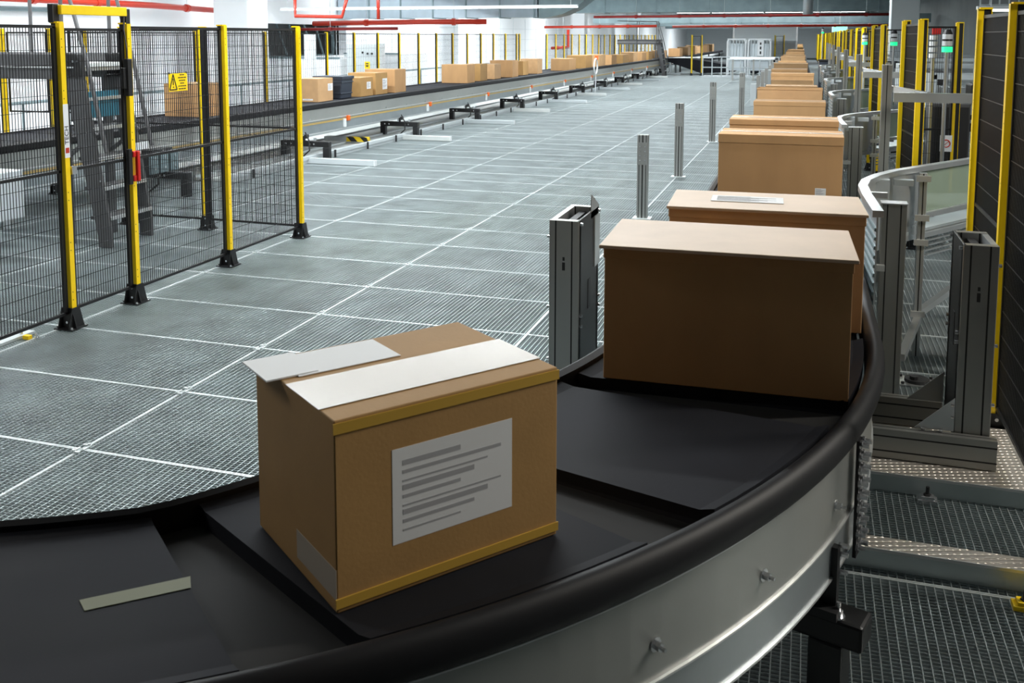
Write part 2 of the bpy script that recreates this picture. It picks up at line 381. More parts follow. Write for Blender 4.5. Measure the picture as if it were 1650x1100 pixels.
duct(-13, 6.5, 92, 93, 2.9, 3.7, 'ductdk', 'farthest low grey duct crossing the hall', 3)
def pipe(pts, r, m, label, name='sprinkler_pipe', fit=2.0):
    t = thing(name, label, 'pipe', pts[0]); o = Vector(pts[0])
    obj('tube', MB().tube([Vector(p) - o for p in pts], r, 10), m, t, smooth=True)
    mb = MB(); hb = MB()
    for a, b in zip(pts[:-1], pts[1:]):
        a = Vector(a); b = Vector(b); L = (b - a).length; n = int(L / fit)
        for i in range(1, n + 1):
            p = a + (b - a) * (i / (n + 1)) - o; d = (b - a).normalized()
            mb.tube([p - d * .06, p + d * .06], r * 1.35, 8)
            hb.tube([p, p + Vector((0, 0, 5.59 - a.z))], .008, 4)
    if mb.v: obj('coupling', mb, m, t); obj('hanger_rod', hb, 'zinc', t)
    return t
pipe([(-18 + 2.2, 29, 2.62), (-11.9, 29, 2.66), (-9.8, 31.5 - 2.2, 2.66)], .085, 'redpipe', 'thick bright red pipe crossing under the pale duct')
pipe([(-15.8, 28, 2.42), (-13.5, 28, 2.44), (-12.3, 28, 2.44)], .05, 'dkpipe', 'thin dark red pipe at the tops of the back fence posts')
pipe([(-15.3, 10.5, 2.98), (-15.3, 20, 2.95), (-15.3, 24.2, 2.86)], .075, 'redpipe', 'red pipe with fittings above the fence gate on the left')
pipe([(-15.7, 6.5, 2.95), (-15.7, 14, 3.02)], .07, 'redpipe', 'red pipe in the upper left corner above the grey stair')
pipe([(-14.2, 25, 3.4), (-14.2, 25, 2.78), (-12.7, 25, 2.75), (-12.5, 25, 3.4)], .055, 'redpipe', 'red U-shaped pipe loop right of the white column')
pipe([(-11.8, 25.5, 3.5), (-11.8, 25.5, 2.68)], .05, 'redpipe', 'short upright red pipe dropping beside the pale duct')
pipe([(-9.5, 44, 3.08), (4.2, 44, 3.12)], .06, 'dkpipe', 'long thin dark red pipe below the dull duct')
pipe([(-7.5, 56, 2.75), (4.8, 56, 2.8)], .07, 'redpipe', 'red pipe crossing far above the white machine frames')
pipe([(-14, 52, 2.7), (-7.8, 52, 2.74)], .07, 'redpipe', 'red pipe above the far end of the left box row')
pipe([(-14.6, 60, 2.62), (-14.6, 60, 1.5), (-14.6, 56, 1.5)], .09, 'redpipe', 'red pipe bending down behind the far fence posts')
t = pipe([(-.1, 40, 3.05), (-.1, 40, 5.59)], .19, 'duct', 'thick vertical grey pipe stub hanging at the top edge', 'hanging_pipe')
pipe([(-15.9, 9, 2.72), (-15.9, 19, 2.8)], .05, 'ductdk', 'grey conduit running under the red pipe on the left wall', 'conduit')
# green emergency lights
for (x, y, z, s, lb, n) in ((-3.1, 70, 2.42, .45, 'green exit sign above the white machine frames', 'exit_sign'), (1.6, 58.5, 2.6, .42, 'bright green exit sign above the far yellow fences', 'exit_sign')):
    t = thing(n, lb, 'sign', (x, y, z)); obj('case', MB().box(-s, s, 0, .1, -.18, .18), 'white', t); obj('lit_face', MB().box(-s + .05, s - .05, -.02, 0, -.14, .14), 'exit', t)
    obj('hanger', MB().box(-.02, .02, .04, .08, .18, 3), 'zinc', t)

# ------------------------------------------------------------------ left floor deck and conveyor
LX = lambda y: -8.55 + .018 * (y - 15)        # outer (right) edge of the left conveyor
t = thing('floor_deck', 'pale metal decking strip on the grating under the left conveyor', 'deck', (-9.2, 34, 0))
wpart('deck_panel', MB().box(-10.2, -8.42, 12.5, 57, .0, .05), 'deck', t)
mb = MB()
for x in (-10.2, -9.6, -8.9, -8.42): mb.box(x - .025, x + .025, 12.5, 57, .05, .085)
mb.box(-8.3, -8.22, 12.5, 57, .06, .12).box(-8.26, -8.24, 12.5, 57, .0, .06)
wpart('deck_rail', mb, 'lgrey', t)
mb = MB(); y = 13
while y < 57: mb.box(-8.2, -8.17, y, y + .03, 0, .14); y += 1.37
wpart('rail_bracket', mb, 'motor', t)

def straight(y0, y1, fx, n=12, slope=0):
    return [((fx(y0 + (y1 - y0) * i / n), y0 + (y1 - y0) * i / n), (1, 0)) for i in range(n + 1)]
lc = thing('box_conveyor', 'long straight black belt conveyor carrying boxes along the left side of the hall', 'conveyor', (-9, 8.4, 0))
pth = straight(8.4, 58, lambda y: LX(y))
for i in range(56):
    y0 = 8.45 + i * .875
    wpart('belt_carrier', MB().sweep(straight(y0, y0 + .855, LX, 1), [(-1.2, .90), (-.06, .90), (-.06, .935), (-.12, .93), (-1.12, .93), (-1.2, .945)]), 'belt', lc)
wpart('bellows', MB().sweep(pth, [(-1.18, .86), (-.08, .86), (-.08, .9), (-1.18, .9)]), 'bellows', lc)
wpart('side_rim', MB().sweep(pth, [(-.07, .88), (.0, .87), (.02, .9), (.02, .96), (-.01, .985), (-.07, .96)]), 'rim', lc)
wpart('side_rim', MB().sweep(pth, [(-1.26, .88), (-1.19, .88), (-1.19, .96), (-1.26, .96)]), 'rim', lc)
wpart('side_sheet', MB().sweep(pth, [(-.03, .66), (-.005, .66), (-.005, .90), (-.03, .90)]), 'skirt', lc)
wpart('side_sheet', MB().sweep(pth, [(-.03, .44), (.0, .44), (.0, .655), (-.03, .655)]), 'skirtlow', lc)
wpart('sheet_lip', MB().sweep(pth, [(-.03, .655), (.015, .655), (.015, .668), (-.03, .668)]).sweep(pth, [(-.1, .43), (.008, .43), (.008, .44), (-.1, .44)]), 'lip', lc)
wpart('cable_run', MB().sweep(pth, [(.0, .600), (.012, .600), (.012, .615), (.0, .615)]).sweep(pth, [(.0, .622), (.012, .622), (.012, .63), (.0, .63)]), 'cable', lc)
wpart('side_sheet', MB().sweep(pth, [(-1.24, .44), (-1.22, .44), (-1.22, .90), (-1.24, .90)]), 'skirt', lc)
mb = MB(); y = 9.2
while y < 58: mb.cyl((LX(y) - .005, y, .70), .012, .015, 6, 'x'); y += 1.05
wpart('rivet', mb, 'bolt', lc)
wpart('end_roller', MB().cyl((-9.75, 8.42, .90), .055, 1.1, 14, 'x'), 'motor', lc)
wpart('end_plate', MB().box(-8.66, -8.60, 8.1, 8.5, .62, 1.0), 'blue', lc, bevel=.01)
wpart('crank', MB().tube([(-8.58, 8.3, .72), (-8.48, 8.3, .72), (-8.48, 8.3, .62)], .012, 8), 'bolt', lc)
wpart('end_leg', MB().box(-9.7, -9.6, 8.6, 8.7, 0, .88).box(-8.8, -8.7, 8.6, 8.7, 0, .88), 'lgrey', lc)
SUPY = [11.2 + 4.1 * i for i in range(12)]
for i, y in enumerate(SUPY):
    dx = LX(y) + 8.55
    s = wpart('support_frame', MB().box(-9.02 + dx, -8.05, y - .06, y + .06, .24, .34).box(-9.02 + dx, -8.90 + dx, y - .06, y + .06, .0, .24).box(-8.17, -8.05, y - .06, y + .06, 0, .24), 'black', lc, bevel=.012)
    b = MB().cyl((-8.6 + dx, y - .02, .34), .022, .08, 8).cyl((-8.35 + dx, y, .34), .03, .05, 8)
    for xx in (-8.9, -8.8, -8.42, -8.34): b.cyl((xx + dx, y - .062, .29), .016, .012, 8, (0, -1, 0))
    L = lc.location; b.v = [(a - L.x, c - L.y, d - L.z) for a, c, d in b.v]; obj('bolt', b, 'bolt', s)
    h = MB().box(-8.62 + dx, -8.56 + dx, y - .03, y + .03, .34, .5).box(-8.54 + dx, -8.5 + dx, y - .05, y + .05, .38, .45)
    h.v = [(a - L.x, c - L.y, d - L.z) for a, c, d in h.v]; obj('hanger_bracket', h, 'motor', s)
    q = MB().tube([(-8.5 + dx, y - .08, .5), (-8.42 + dx, y - .1, .36), (-8.40 + dx, y - .12, .18), (-8.5 + dx, y - .2, .07)], .014, 6)
    q.v = [(a - L.x, c - L.y, d - L.z) for a, c, d in q.v]; obj('hose', q, 'black', s)
    if y > 14:
        wpart('sensor', MB().box(LX(y + 1.6) + .002, LX(y + 1.6) + .05, y + 1.56, y + 1.66, .57, .67), 'orange', lc, bevel=.006)
        wpart('sensor_plate', MB().box(LX(y + 1.6) + .002, LX(y + 1.6) + .03, y + 1.42, y + 1.52, .46, .62), 'white', lc)
    if y > 14:
        t = thing('floor_beam', 'pale grey steel channel on the grating beside a black support frame of the left conveyor', 'beam', (-7.7, y - .42, 0), group='floor beams along the left conveyor')
        obj('channel', MB().box(-.62, .72 if i % 2 else .55, -.05, .05, 0, .095), 'lgrey' if i % 2 else 'deck', t, bevel=.004)
        obj('end_cap', MB().box(.72 if i % 2 else .55, (.72 if i % 2 else .55) + .012, -.05, .05, 0, .095), 'white', t)
t = thing('pallet_bumper', 'small grey floor bumper with black and yellow hazard stripes under the left conveyor', 'bumper', (-8.75, 17.6, .085)); obj('body', MB().box(-.6, -.1, -.08, .08, 0, .09), 'lgrey', t); obj('hazard_strip', MB().box(-.1, .35, -.08, .08, 0, .09), 'hazard', t)

# ------------------------------------------------------------------ near curved conveyor
CX, CY, RC = -3.1, 4.2, 2.88
SL = -.0085
def npath(s):   # s<0 : arc (metres before the tangent point), s>0 straight
    if s <= 0:
        a = s / RC; return ((CX + RC * math.cos(a), CY + RC * math.sin(a)), (math.cos(a), math.sin(a)))
    return ((CX + RC + SL * s, CY + s), (1, 0))
def seg(s0, s1, st=.09): 
    n = max(1, int(abs(s1 - s0) / st) if s0 < 0 else int((s1 - s0) / 8) + 1); return [npath(s0 + (s1 - s0) * i / n) for i in range(n + 1)]
full = seg(-5.2, 0) + seg(0, 112)[1:]
MB.taper = True
nc = thing('box_conveyor', 'big black belt conveyor curving through the foreground and running straight down the right side', 'conveyor', (-.22, 4.2, 0))
BP = [(-.45, .885), (.44, .885), (.47, .90), (.47, .945), (.43, .933), (-.40, .93), (-.45, .94)]
PITC = .875; GAP0 = -53.3 * PI / 180 * RC; SKEW = 5.4 * PI / 180 * RC
def carrier(s0, s1):
    mb = MB(); n = 8; K = len(BP)
    for i in range(n + 1):
        for o, z in BP:
            st = s0 + SKEW * (o + .45) / .92; en = s1 - .10 + .176 * (o + .45) / .92 if s1 < 0 else s1; s_ = st + (en - st) * i / n
            (px, py), (nx, ny) = npath(s_); k = 1.0
            if s_ < 0 and o < 0: k = 1 - .46 * min(1, max(0, (-s_ - 2.0) / .8))
            mb.v.append((px + nx * o * k, py + ny * o * k, z))
    for i in range(n):
        for k in range(K): mb.f.append((i * K + k, i * K + (k + 1) % K, (i + 1) * K + (k + 1) % K, (i + 1) * K + k))
    mb.f += [tuple(range(K)), tuple(n * K + k for k in range(K))]
    return mb
for i in range(-3, 24):
    s0 = GAP0 + i * PITC + .02; s1 = s0 + PITC - .035
    wpart('belt_carrier', carrier(s0, s1) if s0 < 0 else MB().sweep(seg(s0, s1), BP), 'belt', nc)
wpart('belt_carrier', MB().sweep(seg(18.4, 112), BP), 'belt', nc)
wpart('bellows', MB().sweep(full, [(-.44, .84), (.46, .84), (.46, .885), (-.44, .885)]), 'bellows', nc)
rimp = [(.475, .86)] + [(.515 + .035 * math.cos(a), .915 + .052 * math.sin(a)) for a in [(-100 + 20 * k) * PI / 180 for k in range(15)]]
wpart('side_rim', MB().sweep(full, rimp), 'rim', nc, smooth=True)
wpart('side_rim', MB().sweep(full, [(-.50, .87), (-.455, .87), (-.455, .955), (-.48, .965), (-.50, .955)]), 'rim', nc)
wpart('side_sheet', MB().sweep(full, [(.49, .605), (.51, .605), (.51, .865), (.49, .865)]), 'skirt', nc, smooth=False)
wpart('side_sheet', MB().sweep(full, [(.485, .46), (.505, .46), (.505, .6), (.485, .6)]), 'skirtlow', nc)
wpart('sheet_lip', MB().sweep(full, [(.49, .6), (.518, .6), (.518, .606), (.49, .606)]).sweep(full, [(.45, .452), (.513, .452), (.513, .46), (.45, .46)]).sweep(full, [(.49, .85), (.515, .85), (.515, .854), (.49, .854)]), 'lip', nc)
wpart('side_sheet', MB().sweep(full, [(-.50, .46), (-.48, .46), (-.48, .88), (-.50, .88)]), 'skirt', nc)
MB.taper = False
def nbolt(mb, s, z, off=.51, r=.012, h=.02):
    (px, py), (nx, ny) = npath(s); mb.cyl((px + nx * off, py + ny * off, z), r * 1.6, .003, 10, (nx, ny, 0)); mb.cyl((px + nx * off, py + ny * off, z), r, h, 6, (nx, ny, 0)); mb.cyl((px + nx * (off + h), py + ny * (off + h), z), r * .45, .014, 6, (nx, ny, 0))
mb = MB()
for s in (-.9, -1.35, -1.75, -2.15, -2.6, -3.1): nbolt(mb, s, .70)
wpart('bolt', mb, 'bolt', nc)
# joint plate between side sheets with its row of bolts
(px, py), (nx, ny) = npath(-.72); tx, ty = -ny, nx
mb = MB(); 
mb.bar((px + nx * .53, py + ny * .53, .44), (px + nx * .53, py + ny * .53, .85), .012, .05, (tx, ty, 0)); wpart('joint_plate', mb, 'motor', nc)
mb = MB()
for k in range(9):
    for d in (-.02, .02):
        z = .84 - k * .045; p0 = (px + nx * .535 + tx * d, py + ny * .535 + ty * d, z); mb.cyl(p0, .009, .03, 6, (nx, ny, 0)); mb.cyl(p0, .015, .008, 8, (nx, ny, 0))
wpart('bolt', mb, 'bolt', nc)
for s, o1 in ((-.88, .62), (-2.9, .62), (3, .5), (7.5, .5)):
    (px, py), (nx, ny) = npath(s); tx, ty = -ny, nx
    P = lambda o, t_, z: (px + nx * o + tx * t_, py + ny * o + ty * t_, z)
    mb = MB().bar(P(-.55, 0, .29), P(o1, 0, .29), .12, .09); fr = wpart('support_frame', mb, 'black', nc, bevel=.012)
    L = nc.location
    def sub2(n, m_, mt, **k): m_.v = [(a - L.x, b_ - L.y, c - L.z) for a, b_, c in m_.v]; return obj(n, m_, mt, fr, **k)
    sub2('leg', MB().bar(P(o1 - .12, 0, .245), P(o1 - .12, 0, .0), .11, .11, (nx, ny, 0)), 'black', bevel=.008)
    sub2('leg', MB().bar(P(-.48, 0, .245), P(-.48, 0, .0), .11, .11, (nx, ny, 0)), 'black', bevel=.008)
    m2 = MB()
    for t_ in (-.045,):
        m2.bar(P(.50, t_ + .03, .33), P(.50, t_ + .03, .56), .03, .05, (nx, ny, 0)).bar(P(.42, t_, .35), P(.54, t_, .35), .06, .03)
    sub2('hanger_bracket', m2, 'motor')
    m3 = MB()
    for (o, t_) in ((.535, -.035), (.47, -.045)): m3.cyl(P(o, t_, .335), .022, .006, 12); m3.cyl(P(o, t_, .34), .014, .02, 6); m3.cyl(P(o, t_, .36), .007, .025, 6)
    for o in (.36, .28):
        m3.cyl(P(o, -.06, .29), .019, .014, 6, (-tx, -ty, 0))
    for z in (.47, .53, .56): m3.cyl(P(.52, -.0, z), .009, .03, 6, (nx, ny, 0))
    sub2('bolt', m3, 'bolt')
# olive belt marking on the near carrier (lies on the belt)
q4 = [(-1.53, 1.67), (-1.35, 1.83), (-1.32, 1.79), (-1.49, 1.64)]
o = obj('belt_marking', MB().prism(q4, .9315, .9335, 'z'), 'olive', nc)
L = nc.location; o.data.transform(Matrix.Translation((-L.x, -L.y, -L.z)))

# ------------------------------------------------------------------ boxes
BZ = .9345
def carton(name, label, cx, cy, rot, w_, d_, h, m='card', group=None, lid=.0, tape=True, z=BZ, labels=(), open_=False, cat='box', flange=0, over=.004):
    """w_ along local x, d_ along local y; origin centre of base; local -y is the front"""
    t = thing(name, label, cat, (cx, cy, z), rot, group)
    if open_:
        th = .006; mb = MB().box(-w_ / 2, w_ / 2, -d_ / 2, d_ / 2, 0, th)
        mb.box(-w_ / 2, w_ / 2, -d_ / 2, -d_ / 2 + th, 0, h).box(-w_ / 2, w_ / 2, d_ / 2 - th, d_ / 2, 0, h).box(-w_ / 2, -w_ / 2 + th, -d_ / 2, d_ / 2, 0, h).box(w_ / 2 - th, w_ / 2, -d_ / 2, d_ / 2, 0, h)
        obj('carton_body', mb, m, t)
        obj('dark_interior_sheet', MB().box(-w_ / 2 + .02, w_ / 2 - .02, -d_ / 2 + .03, d_ / 2 - .03, h * .86, h * .87), 'cardedge', t)  # dark sheet paints the shade inside the open carton
        obj('flap', MB().bar((-w_ / 2, -d_ / 2 - .002, h - .005), (w_ / 2, -d_ / 2 - .002, h - .005), .008, .02), m, t); return t
    hb = h - (.008 if lid else 0)
    obj('carton_body', MB().box(-w_ / 2, w_ / 2, -d_ / 2, d_ / 2, 0, hb), m, t, bevel=.003)
    if lid:
        e = over
        obj('lid', MB().box(-w_ / 2 - e, w_ / 2 + e, -d_ / 2 - e, d_ / 2 + e, h - lid, h), m, t, bevel=.004)
    else:
        obj('flap_seam', MB().box(-w_ / 2 + .004, w_ / 2 - .004, -.002, .002, h, h + .0012), 'cardedge', t)
    if flange:
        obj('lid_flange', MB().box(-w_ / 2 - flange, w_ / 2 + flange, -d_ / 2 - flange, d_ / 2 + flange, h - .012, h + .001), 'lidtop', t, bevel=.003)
    if tape:
        obj('tape', MB().box(-w_ / 2 - .006, w_ / 2 + .006, -.028, .028, h + .001, h + .0025), 'tape', t)
    for (face, u0, u1, v0, v1) in labels:
        if face == 'front': mb = MB().box(u0, u1, -d_ / 2 - .0008, -d_ / 2, v0, v1)
        elif face == 'right': mb = MB().box(w_ / 2, w_ / 2 + .0008, u0, u1, v0, v1)
        else: mb = MB().box(u0, u1, v0, v1, h + .0026, h + .004)
        lb = obj('paper_label', mb, 'paper', t)
        n = 9; pm = MB()
        for k in range(n):
            a = v0 + (v1 - v0) * (.12 + .78 * k / n); b_ = a + (v1 - v0) * (.02 + .035 * ((k * 7) % 3) / 2); r1 = u0 + (u1 - u0) * (.55 + .35 * ((k * 5) % 4) / 3)
            uu = u0 + (u1 - u0) * .08
            if face == 'front': pm.box(uu, r1, -d_ / 2 - .0013, -d_ / 2 - .0007, a, b_)
            elif face == 'right': pm.box(w_ / 2 + .0007, w_ / 2 + .0013, uu, r1, a, b_)
            else: pm.box(uu, r1, a, b_, h + .0039, h + .0046)
        obj('printed_lines', pm, 'print', lb)
    return t
# box 1: front corner (-.95,1.80); right face direction (.63,.775)
a = math.atan2(.49, .38)
ux, uy = math.cos(a), math.sin(a); vx, vy = -uy, ux
w1, d1, h1 = .61, .47, .44
b1 = carton('carton', 'large golden-brown carton in the foreground curve with a white label on its right face', -.95 + ux * w1 / 2 + vx * d1 / 2, 1.80 + uy * w1 / 2 + vy * d1 / 2, a, w1, d1, h1, 'card2', tape=False, lid=.0,
            labels=(('front', -.165, .165, .115, .34),))
obj('ochre_band', MB().box(-w1 / 2 - .003, w1 / 2 + .003, -d1 / 2 - .004, -d1 / 2, h1 - .03, h1 - .006), 'flute', b1)
obj('ochre_band', MB().box(-w1 / 2 - .003, w1 / 2 + .003, -d1 / 2 - .004, -d1 / 2, .012, .034), 'flute', b1)
obj('packing_tape', MB().box(-w1 / 2 - .003, w1 / 2 + .003, -.16, .03, h1 + .0012, h1 + .0024), 'tape', b1)
obj('grey_tape', MB().box(-w1 / 2 - .001, -w1 / 2, -d1 / 2, -d1 / 2 + .22, .03, .10), 'tape', b1)
obj('paper_label', MB().box(-.26, .02, .06, .22, h1 + .0012, h1 + .003), 'paper', b1)
obj('folded_flap', MB().box(-w1 / 2 - .035, -w1 / 2 + .1, .07, d1 / 2, h1 + .001, h1 + .005), 'paper', b1)
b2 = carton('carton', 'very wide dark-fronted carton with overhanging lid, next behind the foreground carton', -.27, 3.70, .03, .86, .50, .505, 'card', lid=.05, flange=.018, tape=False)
b3 = carton('carton', 'wide carton close behind the dark-fronted one, only its sheen-paled lid showing', -.17, 4.52, .04, .82, .46, .515, 'card3', lid=.05, flange=.012, labels=(('top', -.24, .08, -.06, .1),), tape=False)
carton('carton', 'wide brown carton with a small barcode label low on its front right corner', -.195, 8.02, 0, .93, .50, .50, 'card', lid=.07, labels=(('front', .27, .35, .04, .10),))
carton('carton', 'wide carton directly behind the one with the small barcode label', -.195, 8.9, 0, .90, .48, .545, 'card', lid=.05)
far = [(1215, 13.6, -.235, .93, .385, 'lid', 'wide brown carton with a deep lid, third group back on the right row'),
       (0, 14.35, -.25, .90, .52, 'open', 'open-topped carton standing just behind the deep-lidded one'),
       (0, 17.6, -.28, .86, .40, 'lid', 'bright tan carton ahead of the middle gap of the right row'),
       (0, 20.3, -.32, .80, .39, 'open', 'open-topped carton with a dark interior in the middle of the right row'),
       (0, 21.7, -.33, .88, .47, 'lid', 'brown carton behind the open one with the dark interior')]
for _, y, x, w_, h, k, lb in far:
    carton('carton', lb, x, y + .25, 0, w_, .5, h, 'card' if k == 'lid' else 'card3', lid=.06 if k == 'lid' else 0, open_=(k == 'open'))
proto = None
ys = [24.5, 26.2, 28.6, 31, 33, 36, 39, 42, 46, 50, 54, 59, 64, 69, 74, 80, 87, 95, 104]
for i, y in enumerate(ys):
    h = .42 + .16 * random.random(); w_ = .8 + .12 * random.random()
    mm = random.choice(['card', 'card3', 'card', 'card2'])
    carton('carton', 'small-looking brown carton in the far part of the right-hand row, beyond the open-topped ones', CX + RC + SL * y - .02, y, 0, w_, .5, h, mm, lid=.05, tape=False, group='distant cartons on the right-hand conveyor')
# black bin beside the far row
t = thing('storage_bin', 'black plastic bin beside the far right-hand box row', 'bin', (.58, 35.3, 0)); obj('body', MB().box(-.25, .25, -.2, .2, 0, 1.35), 'tote', t, bevel=.02); obj('rim', MB().box(-.29, .29, -.24, .24, 1.35, 1.4), 'black', t)
# left row boxes: (x_right, y, w, h, mat, label)
LB = [(-9.02, 12.95, .72, .52, 'card', 'wide brown carton on the left conveyor behind the fence, under the warning sign', ()),
      (-8.98, 16.6, .46, .45, 'card3', 'tan carton with a white label right beside the last near fence post', (('right', .1, .3, .2, .34), ('front', -.1, .12, .03, .06))),
      (-8.93, 18.35, .42, .40, 'card2', 'small carton behind the dark plastic tote on the left conveyor', (('right', .0, .2, .15, .3),)),
      (-8.93, 19.1, .66, .47, 'card2', 'golden carton with white labels standing behind the small one by the tote', (('right', .05, .3, .1, .34),)),
      (-8.85, 19.95, .74, .52, 'card', 'tall brown carton that ends the first cluster on the left conveyor', ()),
      (-8.78, 24.6, .74, .50, 'card', 'large brown carton leading the second cluster on the left conveyor', ()),
      (-8.85, 25.9, .5, .48, 'card2', 'brown carton pressed behind the leading carton of the second cluster', ()),
      (-8.85, 27.2, .5, .44, 'card3', 'pale small carton in the middle of the second cluster on the left', ()),
      (-8.72, 28.6, .74, .52, 'card', 'wide carton rising behind the pale small one on the left conveyor', ()),
      (-8.85, 30.2, .5, .46, 'card2', 'narrow carton in the rear half of the second cluster', ()),
      (-8.75, 31.6, .6, .50, 'card3', 'last carton of the second cluster on the left, before a gap', ())]
for (xr, y, w_, h, m, lb, ls) in LB:
    carton('carton', lb, xr - w_ / 2, y + .32, 0, w_, .62, h, m, lid=0, labels=ls)
ys = [35.2, 37.8, 40.2, 42.6, 45.2, 47.6, 50, 51.9, 56.9]
for i, y in enumerate(ys):
    w_ = .62 + .15 * random.random()
    carton('carton', 'small-looking brown carton in the far part of the left-hand row, beyond its gap', LX(y) - .2 - w_ / 2, y, 0, w_, 1.0 + .5 * random.random(), .40 + .12 * random.random(), ['card', 'card2', 'card3'][i % 3], tape=False, group='distant cartons on the left-hand conveyor')
# cartons continuing on the branch beyond the far stair
for i in range(6):
    carton('carton', 'tiny far carton beyond the distant crossover stair', -7.95 - .0 * i, 61 + i * 4.2, 0, .7, 1.4, .5 + .05 * (i % 3), ['card', 'card3'][i % 2], tape=False, group='cartons beyond the distant stair', z=.95)
t = thing('roller_table', 'far grey conveyor stretch carrying cartons beyond the distant stair', 'conveyor', (-8, 75.2, 0)); obj('bed', MB().box(-.6, .6, -16, 14, .8, .94), 'belt', t); obj('leg', MB().box(-.5, -.4, -15, -14.9, 0, .8).box(.4, .5, -15, -14.9, 0, .8).box(-.5, -.4, 12, 12.1, 0, .8).box(.4, .5, 12, 12.1, 0, .8), 'black', t)
# dark tote
t = thing('plastic_tote', 'dark blue-grey plastic tote between two cartons on the left conveyor', 'tote', (-9.25, 17.75, BZ))
obj('body', MB().prism([(-.28, 0), (.28, 0), (.32, .44), (-.32, .44)], -.22, .28, 'y'), 'tote', t, bevel=.02)
obj('rib', MB().box(-.335, .335, -.24, .30, .40, .46).box(-.325, .325, -.235, .295, .33, .35).box(-.30, .30, -.232, .292, .1, .125), 'tote', t, bevel=.006)
obj('paper_label', MB().box(-.06, .10, -.24, -.234, .03, .075), 'paper', t)

# ------------------------------------------------------------------ fences
def mesh_panel(a, b, z0, z1, fence, mid=None, pitch=.027, hp=.11, fr=.022):
    """a,b: (x,y) world; wires and frame"""
    ax, ay = a; bx, by = b; L = math.hypot(bx - ax, by - ay); dx, dy = (bx - ax) / L, (by - ay) / L
    P = lambda s, z: (ax + dx * s, ay + dy * s, z)
    m = MB(); s = pitch
    up = (-dy, dx, 0)
    while s < L: m.bar(P(s, z0), P(s, z1), .004, .004, up); s += pitch
    z = z0 + hp
    q = MB()
    while z < z1:
        q.bar((P(0, z)[0] - dy * .003, P(0, z)[1] + dx * .003, z), (P(L, z)[0] - dy * .003, P(L, z)[1] + dx * .003, z), .004, .004); z += hp
    m.add(q.v, q.f)
    w_ = wpart('mesh_panel', m, 'wire', fence)
    f = MB().bar(P(0, z0), P(L, z0), fr, fr).bar(P(0, z1), P(L, z1), fr, fr).bar(P(.012, z0), P(.012, z1), fr, fr, up).bar(P(L - .012, z0), P(L - .012, z1), fr, fr, up)
    if mid: f.bar(P(0, mid), P(L, mid), fr, fr)
    Lc = fence.location; f.v = [(p - Lc.x, q_ - Lc.y, r) for p, q_, r in f.v]
    obj('panel_frame', f, 'black', w_)
def fence_post(x, y, fence, side=1, h=2.29, wide=1.0, foot=True):
    """side=+1 yellow face towards +X; -1 towards -X; 2 = yellow towards -X without the second flange"""
    noflange = side == 2
    if noflange: side = -1
    z0 = .02
    m = MB().cb(x + side * .022, y, (z0 + h) / 2 + .06, .034 * wide, .047 * wide, h - z0 - .1)
    if side < 0 and not noflange: m.cb(x - side * .038, y, (z0 + h) / 2 + .06, .006, .055 * wide, h - z0 - .1)
    m.cb(x - side * .008, y, h + .012, .07, .06 * wide, .012)
    p = wpart('post', m, 'yellow', fence)
    Lc = fence.location
    def sp(n, mm, mt, **k): mm.v = [(a - Lc.x, b_ - Lc.y, c) for a, b_, c in mm.v]; return obj(n, mm, mt, p, **k)
    sp('channel_shade_core', MB().cb(x - side * .015, y, (z0 + h) / 2 + .06, .040, .048, h - z0 - .1), 'black')  # solid black stands in for the dark inside of the open channel
    hs = MB(); z = .22
    while z < h - .05:
        hs.cyl((x + side * .0392, y - .008, z), .0045, .0008, 6, 'x'); hs.cyl((x + side * .0392, y - .008, z + .06), .0045, .0008, 6, 'x'); z += .38
    sp('hole', hs, 'ink')
    if foot:
        q = MB().prism([(x - .085, 0), (x + .085, 0), (x + .042, .16), (x - .042, .16)], y - .034, y - .026, 'y')
        q.prism([(y - .085, 0), (y + .085, 0), (y + .04, .16), (y - .04, .16)], x + side * .046, x + side * .052, 'x').prism([(y - .085, 0), (y + .085, 0), (y + .04, .16), (y - .04, .16)], x - side * .05, x - side * .044, 'x')
        q.cb(x, y, .004, .17, .17, .008).cb(x, y, .08, .07, .05, .15)
        sp('foot_bracket', q, 'black')
        bq = MB()
        for (i, j) in ((-.068, -.068), (.068, -.068), (.068, .068), (-.068, .068)): bq.cyl((x + i, y + j, .008), .013, .004, 10); bq.cyl((x + i, y + j, .012), .008, .012, 6)
        bq.cyl((x, y - .0345, .13), .010, .008, 8, (0, -1, 0)).cyl((x, y - .0345, .05), .010, .008, 8, (0, -1, 0))
        sp('bolt', bq, 'bolt')
    return p
FX = -5.27
FP = [5.80, 6.54, 7.90, 9.29]
fe = thing('safety_fence', 'near yellow-post black mesh fence with a corner on the grating, left side', 'fence', (FX, 7.9, 0))
for y in FP[1:]: fence_post(FX, y, fe)
p1 = fence_post(FX, FP[0], fe)
o = obj('post_sticker', MB().box(FX + .040 - fe.location.x, FX + .0415 - fe.location.x, FP[0] - .026 - fe.location.y, FP[0] + .026 - fe.location.y, 1.30, 1.70), 'paper', p1)
textmesh('post_lettering', 'TECH', .055, 'ink', o, Matrix.Translation((.043, FP[0] - 7.9, 1.47)) @ Matrix(((0, 0, 1, 0), (0, 1, 0, 0), (1, 0, 0, 0), (0, 0, 0, 1))) @ Matrix.Scale(-1, 4, (0, 1, 0)) if False else Matrix.Translation((.043, FP[0] - 7.9, 1.47)) @ Matrix(((0, 0, 1, 0), (0, -1, 0, 0), (1, 0, 0, 0), (0, 0, 0, 1))))
obj('red_mark', MB().box(.0415, .043, FP[0] - .018 - 7.9, FP[0] + .018 - 7.9, 1.335, 1.375), 'redpipe', o)
mesh_panel((FX, FP[1] + .04), (FX, FP[2] - .04), .12, 2.27, fe, 1.2)
